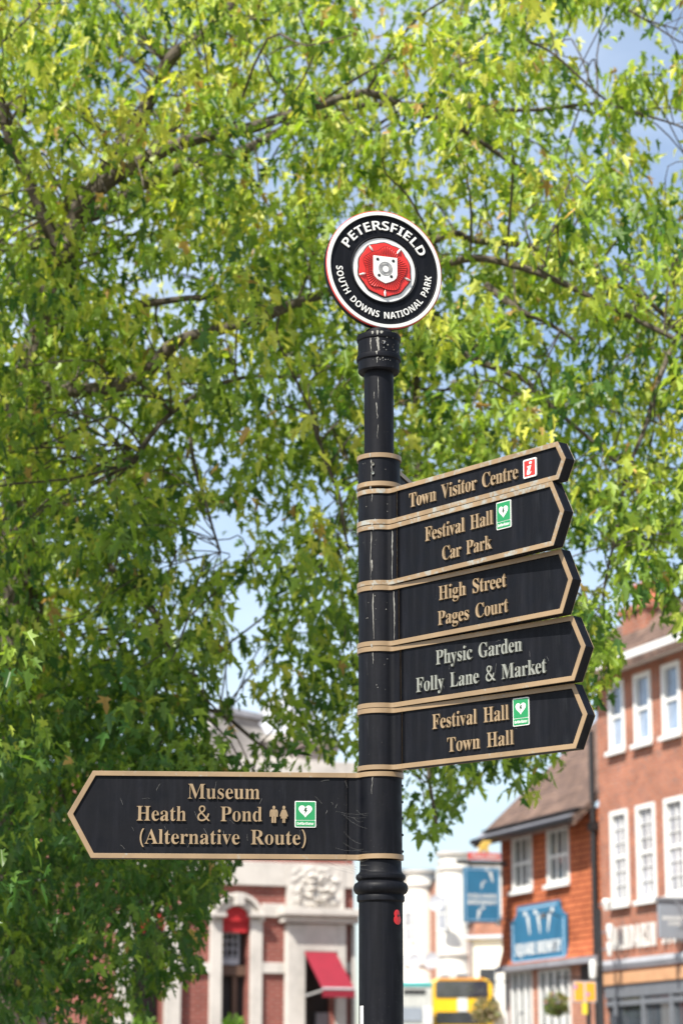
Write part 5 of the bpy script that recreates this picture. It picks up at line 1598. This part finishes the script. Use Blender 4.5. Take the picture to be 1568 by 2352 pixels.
# ---- cream rendered houses down the street
def cream(name, px0, px1, ytop, Y, bay, label, wins, roof=None):
    pl = Plane(px0, Y, 0)
    e = pl.empty(name)
    tag(e, label, 'building')
    s1, zt = pl.uv(px1, ytop)
    mb = MB(); mb.box(0, s1, 0, 9, 0, zt); mb.build('wall', M['render'], e)
    MB().box(-.06, s1 + .06, -.16, -.002, zt - .30, zt - .1).box(-.1, s1 + .1, -.22, 0.2, zt + .002, zt + .12).build('cornice', M['stone'], e)
    if bay:
        cx, hw, yt = bay
        sc_ = pl.uv(cx, ytop)[0]; r = hw * (Y + 6.2) / F
        zb = pl.uv(cx, yt)[1]
        MB().lathe([(r, 0), (r, zb)], 28, c=(sc_, 0.15, 0), a0=math.pi, a1=2 * math.pi).build('bay', M['render'], e)
        for z in (zb - .75, zb * .62):
            MB().lathe([(r + .003, z), (r + .10, z + .05), (r + .10, z + .16), (r + .003, z + .2)], 28, c=(sc_, 0.15, 0), a0=math.pi, a1=2 * math.pi).build('string_course', M['stone'], e)
        mb = MB()
        mb.lathe([(r + .003, zb - .12), (r + .14, zb - .05), (r + .14, zb + .06), (0.02, zb + .10)], 28, c=(sc_, 0.15, 0), a0=math.pi, a1=2 * math.pi)
        mb.build('bay_cornice', M['stone'], e)
        for f, zc_ in ((-0.95, .78), (-0.75, .50), (0.35, .50)):
            ang = -math.pi / 2 + f
            x, y = sc_ + (r + .01) * math.cos(ang), 0.15 + (r + .01) * math.sin(ang)
            wob = empty('window', (x, y, zb * zc_), ang + math.pi / 2); wob.parent = e
            MB().ring([(-.36, -.75), (.36, -.75), (.36, .75), (-.36, .75)], [(-.28, -.66), (.28, -.66), (.28, .67), (-.28, .67)], -.05, .12).box(-.28, .28, -.03, .03, -.03, .03).build('frame', M['sash'], wob)
            MB().box(-.30, .30, -.01, .02, -.70, .70).build('pane', M['net'], wob)
    for (x0, x1, yt, yb) in wins:
        q = pl.rect(x0, x1, yt, yb)
        o = MB().ring([(q[0], q[2]), (q[1], q[2]), (q[1], q[3]), (q[0], q[3])], [(q[0] + .06, q[2] + .06), (q[1] - .06, q[2] + .06), (q[1] - .06, q[3] - .06), (q[0] + .06, q[3] - .06)], -.04, -.002).build('window', M['sash'], e)
        MB().box(q[0] + .05, q[1] - .05, -.02, -.004, q[2] + .05, q[3] - .05).build('pane', M['glass'], o)
    if roof:
        mb = MB(); gable_roof(mb, 0, s1, zt + .30, 9, roof, 0.1, 0.15, side=0.05); mb.build('roof', M['slate'], e)
    return e, pl


cream('cream_house', 880, 1002, 2022, 108, (966, 34, 2003), 'cream rendered house with a rounded bay, farther along the street', [(936, 947, 2116, 2155), (925, 934, 2190, 2222), (924, 932, 2060, 2090), (990, 998, 2120, 2160)], 8)
ce, cpl = cream('cream_house', 1012, 1180, 1985, 98, (1044, 36, 1962), 'taller cream house with a rounded bay behind the blue hanging sign', [(1022, 1032, 2184, 2220), (1066, 1074, 2212, 2240)])
pl = Plane(1000, 102, 0)
e = pl.empty('brick_house')
tag(e, 'narrow strip of brick house with dark windows between two cream bays', 'building')
s1, zt = pl.uv(1013, 2022)
mb = MB(); mb.box(0, s1 + .2, 0, 7, 0, zt); mb.build('wall', M['old_brick'], e)
MB().prism([(-.1, zt + .003), (s1 + .3, zt + .003), (s1 + .3, zt + .9), (s1, zt + .75)], -.1, 6).build('roof', M['slate'], e)
q = pl.rect(1003, 1011, 2107, 2152)
MB().box(q[0], q[1], -.03, -.002, q[2], q[3]).build('window', M['glass'], e)
pl = Plane(1092, 90, 0)
e = pl.empty('brick_house')
tag(e, 'brick house top behind the low white outbuilding', 'building')
s1, zt = pl.uv(1190, 2112)
mb = MB(); mb.box(0, s1, 0, 5, 0, zt); mb.build('wall', M['old_brick'], e)
MB().box(-.1, s1, -.1, 5.1, zt + .002, zt + .15).build('coping', M['lead'], e)
pl = Plane(1080, 84, 8)
e = pl.empty('outbuilding')
tag(e, 'low white outbuilding with a grey gutter above the yellow bus', 'building')
s1, zt = pl.uv(1195, 2158)
mb = MB(); mb.box(0, s1, 0, 4, 0, zt); mb.build('wall', M['render'], e)
MB().tube([(-.15, -.12, zt + .06), (s1, -.12, zt + .10)], 0.09, 10).build('gutter', M['palelead'], e)
MB().tube([(.06, -.08, zt), (.06, -.08, .2)], 0.045, 8).build('rainwater_pipe', M['lead'], e)
q = pl.rect(1098, 1140, 2222, 2275)
o = MB().ring([(q[0], q[2]), (q[1], q[2]), (q[1], q[3]), (q[0], q[3])], [(q[0] + .05, q[2] + .05), (q[1] - .05, q[2] + .05), (q[1] - .05, q[3] - .05), (q[0] + .05, q[3] - .05)], -.05, -.002).build('window', M['sash'], e)
MB().box(q[0] + .04, q[1] - .04, -.03, -.004, q[2] + .04, q[3] - .04).build('pane', M['glass'], o)

for i, (px, py, Y, lab) in enumerate(((1003, 2074, 96.6, 'grey satellite dish highest up between the cream bays'), (991, 2206, 96.4, 'grey satellite dish low between the cream bays just above the buses'), (952, 2207, 104.5, 'grey satellite dish low on the farther cream bay'))):
    d = empty('satellite_dish', at(px, py, Y), R(-25))
    tag(d, lab, 'satellite dish', 'satellite dishes on the cream houses')
    MB().lathe([(0.0, 0.0), (0.18, -0.02), (0.34, -0.075), (0.345, -0.07), (0.18, 0.0), (0.0, 0.02)], 24, axis='y').build('dish', M['palelead'], d)
    MB().tube([(0, 0, -.3), (0, -.38, -.12)], 0.014, 6).tube([(0, 0.02, 0), (0.0, 0.25, -.1), (0, 1.2, -.1)], 0.02, 6).build('feed_arm', M['iron'], d)

# ---- yellow double decker
Yb = 79
gz = ground_z(Yb)
xL, xR = at(985, 2300, Yb).x, at(1131, 2300, Yb).x
bus = empty('double_decker_bus', ((xL + xR) / 2, Yb, gz), R(-3))
tag(bus, 'yellow double decker bus facing the square, its lower deck out of sight', 'bus')
w2_ = (xR - xL) / 2
Zb = lambda y: at(1060, y, Yb).z - gz
zt = Zb(2247)
def hull(x, y0, y1, z0, z1, r):
    return [(-x, z0), (x, z0), (x, z1 - r), (x - r * .3, z1 - r * .3), (x - r, z1), (-x + r, z1), (-x + r * .3, z1 - r * .3), (-x, z1 - r)]
MB().prism(hull(w2_, 0, 10, 0.35, zt, .28), 0, 10.6).build('body', M['busyellow'], bus, bevel=0.05)
def bpan(name, m, x0, x1, y0, y1, dep=0.03, par=bus, r=.06):
    z0, z1 = Zb(y1), Zb(y0)
    return MB().prism(rrect(x0, x1, z0, z1, r), -dep, 0.02).build(name, m, par)
bpan('upper_windscreen', M['busglass'], -w2_ + .22, w2_ - .16, 2253, 2291.5)
bpan('roof_band', M['busorange'], -w2_ + .3, w2_ - .3, 2246.5, 2251, 0.04, r=.03)
bpan('lower_windscreen', M['busglass'], -w2_ + .22, w2_ - .2, 2324, 2352)
bpan('wiper_panel', M['white'], -0.12, 0.22, 2292.5, 2323, 0.04, r=.03)
bpan('bumper', M['iron'], -w2_ + .02, w2_ - .02, 2392, 2402, 0.08)
for s in (-1, 1):
    MB().lathe([(0, -.05), (.13, -.045), (.16, 0.0)], 16, axis='y', c=(s * (w2_ - .35), 0, .75)).build('headlight', M['silver'], bus)
    MB().box(s * (w2_ + .003), s * (w2_ + .02), .5, 10, Zb(2290), Zb(2258)).build('side_window', M['busglass'], bus)
    for yy in (2.2, 8.2):
        o = MB().lathe([(0.0, -.13), (.40, -.13), (.48, -.09), (.48, .09), (.40, .13), (0, .13)], 24, axis='y').build('wheel', M['tyre'], bus, loc=(s * (w2_ - .16), yy, .48), rz=R(90))

# ---- pale lorry beside it
Yl = 75
gz = ground_z(Yl)
p0, p1 = at(880, 2300, Yl).x, at(993, 2300, Yl).x
lo = empty('box_lorry', ((p0 + p1) / 2, Yl, gz), R(4))
tag(lo, 'pale grey high sided lorry with a teal roof edge beside the yellow bus', 'lorry')
hw = (p1 - p0) / 2
Zl = lambda y: at(960, y, Yl).z - gz
mb = MB(); mb.box(-hw, hw, 0, 7, 0.9, Zl(2266))
for k in range(9): mb.box(-hw + .1 + k * hw * .22, -hw + .16 + k * hw * .22, -.03, -.002, Zl(2312), Zl(2270))
mb.build('box_body', M['lorry'], lo, bevel=0.02)
MB().box(-hw - .02, hw + .02, -.04, 7.02, Zl(2265.5), Zl(2256)).build('roof_edge', M['teal'], lo, bevel=0.02)
for px in (942, 967):
    x = (px - 940) * (Yl + 6.2) / F
    MB().box(x - .18, x + .18, -.05, -.031, Zl(2282), Zl(2273)).build('vent', M['ink'], lo)
MB().prism(rrect(-hw + .1, hw - .35, Zl(2345), Zl(2314), .05), -.06, 0.0).build('lower_panel', M['sign_grey'], lo)
MB().box(hw - .32, hw - .02, -.05, -.002, Zl(2352), Zl(2312)).build('white_panel', M['white'], lo)
MB().box(-hw + .02, hw - .02, -2.0, -0.1, 0.55, 2.0).build('cab', M['white'], lo, bevel=0.12)
for s in (-1, 1):
    for yy in (-1.2, 5.2):
        MB().lathe([(0.0, -.13), (.40, -.13), (.48, -.09), (.48, .09), (.40, .13), (0, .13)], 24, axis='y').build('wheel', M['tyre'], lo, loc=(s * (hw - .16), yy, .48), rz=R(90))

# ---- the bank
BK = Plane(625, 44, -20)
bank = BK.empty('bank_building')
tag(bank, 'red brick and pale stone corner bank with arched windows and a crimson awning', 'building')
B = lambda px, py, dp=0.0: BK.uv(px, py, dp)
def BR(x0, x1, yt, yb, dp=0.0): return BK.rect(x0, x1, yt, yb, dp)
sA, sB = B(264, 2250)[0], B(812, 2250)[0]
zTop = B(620, 1742)[1]
wz = B(540, 2116)[1]
o1 = (B(508, 2250)[0], B(572, 2250)[0], 0.8, wz)
o2 = (B(303, 2250)[0], B(374, 2250)[0], 0.0, wz - .12)
dz = B(730, 2188)[1]
o3 = (B(694, 2250)[0], B(768, 2250)[0], 0.0, dz)
mb = MB()
wall(mb, sA, sB, 0, zTop, [o1, o2, o3], 0.0, 0.55)
shell(mb, sA, sB, 0, zTop, 9)
mb.build('wall', M['bank_brick'], bank)
st = MB()
def slab(x0, x1, yt, yb, proud, base=None):
    q = BR(x0, x1, yt, yb)
    st.box(q[0], q[1], -proud, -.002, q[2] if base is None else base, q[3])
slab(480, 507.5, 2108, 2352, .09, 0.0); slab(572.5, 600, 2108, 2352, .09, 0.0)      # jambs
slab(376, 411, 2108, 2352, .18, 0.0); slab(264, 302, 2108, 2352, .18, 0.0)
slab(302.5, 375.5, 2060, 2092, .12)
slab(411.5, 480.5, 2076, 2107, .10)
slab(264, 812, 1978, 2033, .10)                        # attic band
slab(264, 812, 1742, 1790, .30)                        # top cornice
slab(264, 812, 1800, 1830, .08)
slab(599.5, 652, 2211, 2236, .07); slab(411.5, 480.5, 2211, 2236, .07); slab(787.5, 812, 2211, 2236, .07)
slab(600, 651.5, 2076, 2107, .10)
slab(652, 693.5, 2124, 2352, .22, 0.0); slab(768.5, 787, 2124, 2352, .22, 0.0)
slab(693.5, 768.5, 2124, 2187, .22)
q = BR(634, 812, 2090, 2106); st.box(q[0], q[1], -.50, -.002, q[2], q[3])
q = BR(640, 812, 2106.5, 2122); st.box(q[0], q[1], -.34, -.002, q[2], q[3])
q = BR(804, 812, 2236, 2352); st.box(q[0], q[1], -.12, -.002, 0, B(806, 2126)[1])
for x0, x1 in ((477, 514), (567, 603), (372, 415), (260, 306)):
    q = BR(x0, x1, 2098, 2107); st.box(q[0], q[1], -.24, -.002, q[2], q[3])
st.build('stonework', M['stone'], bank, bevel=0.012)
cx = (o1[0] + o1[1]) / 2; r1 = (o1[1] - o1[0]) / 2; r2 = B(599, 2110)[0] - cx
arc = lambda r, n=20: [(cx + r * math.cos(t), wz + r * math.sin(t)) for t in np.linspace(0, math.pi, n)]
def half_ring(ro, ri, y0, y1, cx_, zc_, n=24):
    m = MB()
    T = np.linspace(0, math.pi, n)
    vs = [(cx_ + r * math.cos(t), y, zc_ + r * math.sin(t)) for r, y in ((ro, y0), (ri, y0), (ri, y1), (ro, y1)) for t in T]
    fs = []
    for a, b_ in ((0, 1), (1, 2), (2, 3), (3, 0)):
        fs += [(a * n + i, a * n + i + 1, b_ * n + i + 1, b_ * n + i) for i in range(n - 1)]
    fs += [(0, n, 2 * n, 3 * n), (n - 1, 2 * n - 1, 3 * n - 1, 4 * n - 1)]
    return m.add(vs, fs)
ar = half_ring(r2 * .88, r1 * 1.02, -.09, .0, cx, wz + .003)
ar.add(*(lambda m: (m.v, m.f))(half_ring(r2 * 1.06, r2 * .90, -.18, .0, cx, wz + .003)))
ar.box(cx - .09, cx + .09, -.32, -.0, wz + r1 * 1.03, wz + r2 * 1.02)
ar.build('archivolt', M['stone'], bank, bevel=0.01)
m_ = MB(); n = 20
pts_ = [(cx + r1 * math.cos(t), wz + r1 * math.sin(t)) for t in np.linspace(0, math.pi, n)]
m_.prism(pts_, -.02, -.003); m_.box(o1[0], o1[1], .05, .08, wz - .22, wz)
m_.build('red_lunette', M['lunette'], bank)
cx2 = (o2[0] + o2[1]) / 2; rr2 = (o2[1] - o2[0]) / 2
m_ = MB(); m_.prism([(cx2 + rr2 * math.cos(t), o2[3] + rr2 * .75 * math.sin(t)) for t in np.linspace(0, math.pi, n)], -.125, -.121)
m_.box(o2[0], o2[1], .02, .06, o2[3] - .15, o2[3])
m_.build('red_lunette', M['lunette'], bank)
# tall window with a small paned sash over dark joinery
q = BR(517, 559, 2140, 2214)
fm = MB()
fm.ring([(q[0], q[2]), (q[1], q[2]), (q[1], q[3]), (q[0], q[3])], [(q[0] + .03, q[2] + .12), (q[1] - .03, q[2] + .12), (q[1] - .03, q[3] - .03), (q[0] + .03, q[3] - .03)], .28, .36)
for k in (1, 2): fm.box(q[0] + (q[1] - q[0]) * k / 3 - .012, q[0] + (q[1] - q[0]) * k / 3 + .012, .30, .35, q[2] + .1, q[3])
for k in (1, 2, 3): fm.box(q[0] + .02, q[1] - .02, .305, .345, q[2] + (q[3] - q[2]) * k / 4 - .012, q[2] + (q[3] - q[2]) * k / 4 + .012)
w_ = fm.build('window', M['palelead'], bank)
MB().box(o1[0], o1[1], .40, .45, 0.8, wz).build('pane', M['dark'], w_)
MB().box(cx + .03, cx + .12, .25, .38, 0.8, q[2] - .1).box(o1[0], o1[1], .2, .38, q[2] - .22, q[2] - .02).build('joinery', M['brown'], w_)
MB().box(o2[0], o2[1], .45, .5, 0, o2[3]).build('entrance', M['dark'], bank)
d_ = MB().box(o3[0], o3[1], .40, .5, 0, o3[3]).box(o3[0] + .05, o3[0] + .12, .36, .398, 0, o3[3]).build('door', M['dark'], bank)
MB().box(o3[1] - .30, o3[1] - .02, .30, .36, 0, o3[3] - 1.2).build('door_leaf', M['lead'], d_)
# relief panel with carved figures
q = BR(656, 786, 1992, 2090)
rl = MB(); nx, nz_ = 60, 50
vs = []
for j in range(nz_ + 1):
    for i in range(nx + 1):
        u, v = i / nx, j / nz_
        pz = Vector((u * 4.2, v * 4.0, 3.3))
        e_ = min(1, 6 * u, 6 * (1 - u), 8 * v, 8 * (1 - v))
        core = math.exp(-((u - .5) / .33) ** 2 - ((v - .45) / .42) ** 2)
        hgt = max(0, noise.noise(pz * 1.4) * .35 + noise.noise(pz * 2.9) * .5 + noise.noise(pz * 6) * .25 + .10) * core * e_
        vs.append((q[0] + (q[1] - q[0]) * u, -.12 - .55 * hgt, q[2] + (q[3] - q[2]) * v))
rl.add(vs, [(j * (nx + 1) + i, j * (nx + 1) + i + 1, (j + 1) * (nx + 1) + i + 1, (j + 1) * (nx + 1) + i) for j in range(nz_) for i in range(nx)], 0, True)
rl.box(q[0], q[1], -.119, -.002, q[2], q[3])
rl.build('carved_relief', M['stone'], bank, fix=False)
# awning over the door
s0, s1 = B(690, 2190)[0], B(762, 2190)[0]
zt, out_ = dz + .0, 1.35
pA = BK.uv(790, 2271, -out_)
zb = pA[1]
m_ = MB()
m_.add([(s0, -.24, zt), (s1, -.24, zt), (s1, -out_, zb), (s0, -out_, zb), (s0, -.24, zt - .02), (s1, -.24, zt - .02), (s1, -out_, zb - .02), (s0, -out_, zb - .02)],
       [(0, 1, 2, 3), (4, 5, 6, 7), (0, 3, 7, 4), (1, 2, 6, 5), (0, 1, 5, 4), (3, 2, 6, 7)])
m_.box(s0, s1, -out_ - .012, -out_ - .001, zb - .17, zb)
aw = m_.build('awning', M['awning'], bank)
MB().tube([(s0 + .04, -out_ + .03, zb - .03), (s0 + .04, -.25, zb - .1)], 0.022, 6).tube([(s1 - .04, -out_ + .03, zb - .03), (s1 - .04, -.25, zb - .1)], 0.022, 6).tube([(s0, -out_, zb - .005), (s1, -out_, zb - .005)], 0.03, 6).build('awning_frame', M['silver'], aw)
# gable and corner turret
gp = [B(x, y, 1.0) for x, y in ((430, 1790), (440, 1715), (492, 1646), (572, 1664), (590, 1690), (575, 1718), (606, 1748), (606, 1790))]
MB().prism(gp, 0.4, 1.6).build('stone_gable', M['grey_stone'], bank, bevel=0.02)
cp_ = [(gp[2][0] - .1, gp[2][1] + .003), (gp[3][0] + .15, gp[3][1] + .003), (gp[3][0] + .1, gp[3][1] + .12), (gp[2][0] - .05, gp[2][1] + .14)]
MB().prism(cp_, 0.3, 1.7).build('coping', M['lead'], bank)
ts, tz = B(660, 1702, 2.0)
zz_ = lambda y: B(660, y, 2.0)[1]
kx = (46 + 6.2) / F
rp = lambda v: v * .2577 * kx * 1.02
tur = MB().lathe([(rp(395), 0.5 + zTop - 1), (rp(395), zz_(1734))], 36, c=(ts, 2.0, 0))
tur.lathe([(rp(440), zz_(1733)), (rp(455), zz_(1722)), (rp(470), zz_(1718)), (rp(470), zz_(1703)), (rp(400), zz_(1702))], 36, c=(ts, 2.0, 0))
tur.build('turret', M['stone'], bank)
MB().lathe([(rp(455), zz_(1701.5)), (rp(400), zz_(1694)), (rp(335), zz_(1682)), (rp(290), zz_(1664)), (rp(262), zz_(1650)), (rp(250), zz_(1632)), (rp(190), zz_(1618)), (rp(100), zz_(1609)), (rp(30), zz_(1604)), (rp(24), zz_(1575)), (0.0, zz_(1565))], 36, c=(ts, 2.0, 0)).build('turret_roof', M['palelead'], bank)

# ---- brick house left of the bank
LB = Plane(40, 47, -20)
lb = LB.empty('brick_house')
tag(lb, 'low red brick house with dark windows glimpsed through the lowest leaves', 'building')
s1, zt = LB.uv(262, 2165)
ws_ = [(*LB.rect(211, 229, 2230, 2300)[:2], 1.0, LB.uv(220, 2235)[1]), (*LB.rect(90, 130, 2230, 2300)[:2], 1.0, LB.uv(110, 2235)[1])]
mb = MB(); wall(mb, 0, s1, 0, zt, ws_); shell(mb, 0, s1, 0, zt, 6); mb.build('wall', M['shop_brick'], lb)
for q in ws_: window(lb, *q, 'glass', (2, 4), 0.05, frame='brown', proud=-.02, sill=False)
MB().tube([(LB.uv(192, 2300)[0], -.08, zt), (LB.uv(192, 2300)[0], -.08, 0)], .06, 8).build('rainwater_pipe', M['iron'], lb)
mb = MB(); gable_roof(mb, 0, s1, zt + .1, 6, 40, .3, .12); mb.build('roof', M['roof_tile'], lb)

# ---- shrubs in front of the bank
for i, (px, py, Y, lab) in enumerate(((335, 2352, 27, 'bright green shrub under the maple in front of the bank'), (540, 2350, 28, 'bright green shrub below the arched bank window'))):
    p = at(px, py, Y)
    e = empty('shrub', (p.x, Y, 0))
    tag(e, lab, 'shrub', 'shrubs in front of the bank')
    h = p.z + (0.06 if i else .08)
    foliage('foliage', e, [(0, 0, h * .78, .25, .25, h * .24), (0.06, .05, h * .5, .32, .32, h * .3), (-.1, 0, h * .86, .13, .15, h * .14)], 420, .075, [(0.12, 0.22, 0.03), (0.16, 0.28, 0.04), (0.08, 0.16, 0.02)], 51 + i, 0)
    MB().tube([(0, 0, 0), (0.02, 0, h * .4), (0, 0.02, h * .7)], [.04, .03, .015], 8).build('stem', M['brown'], e)
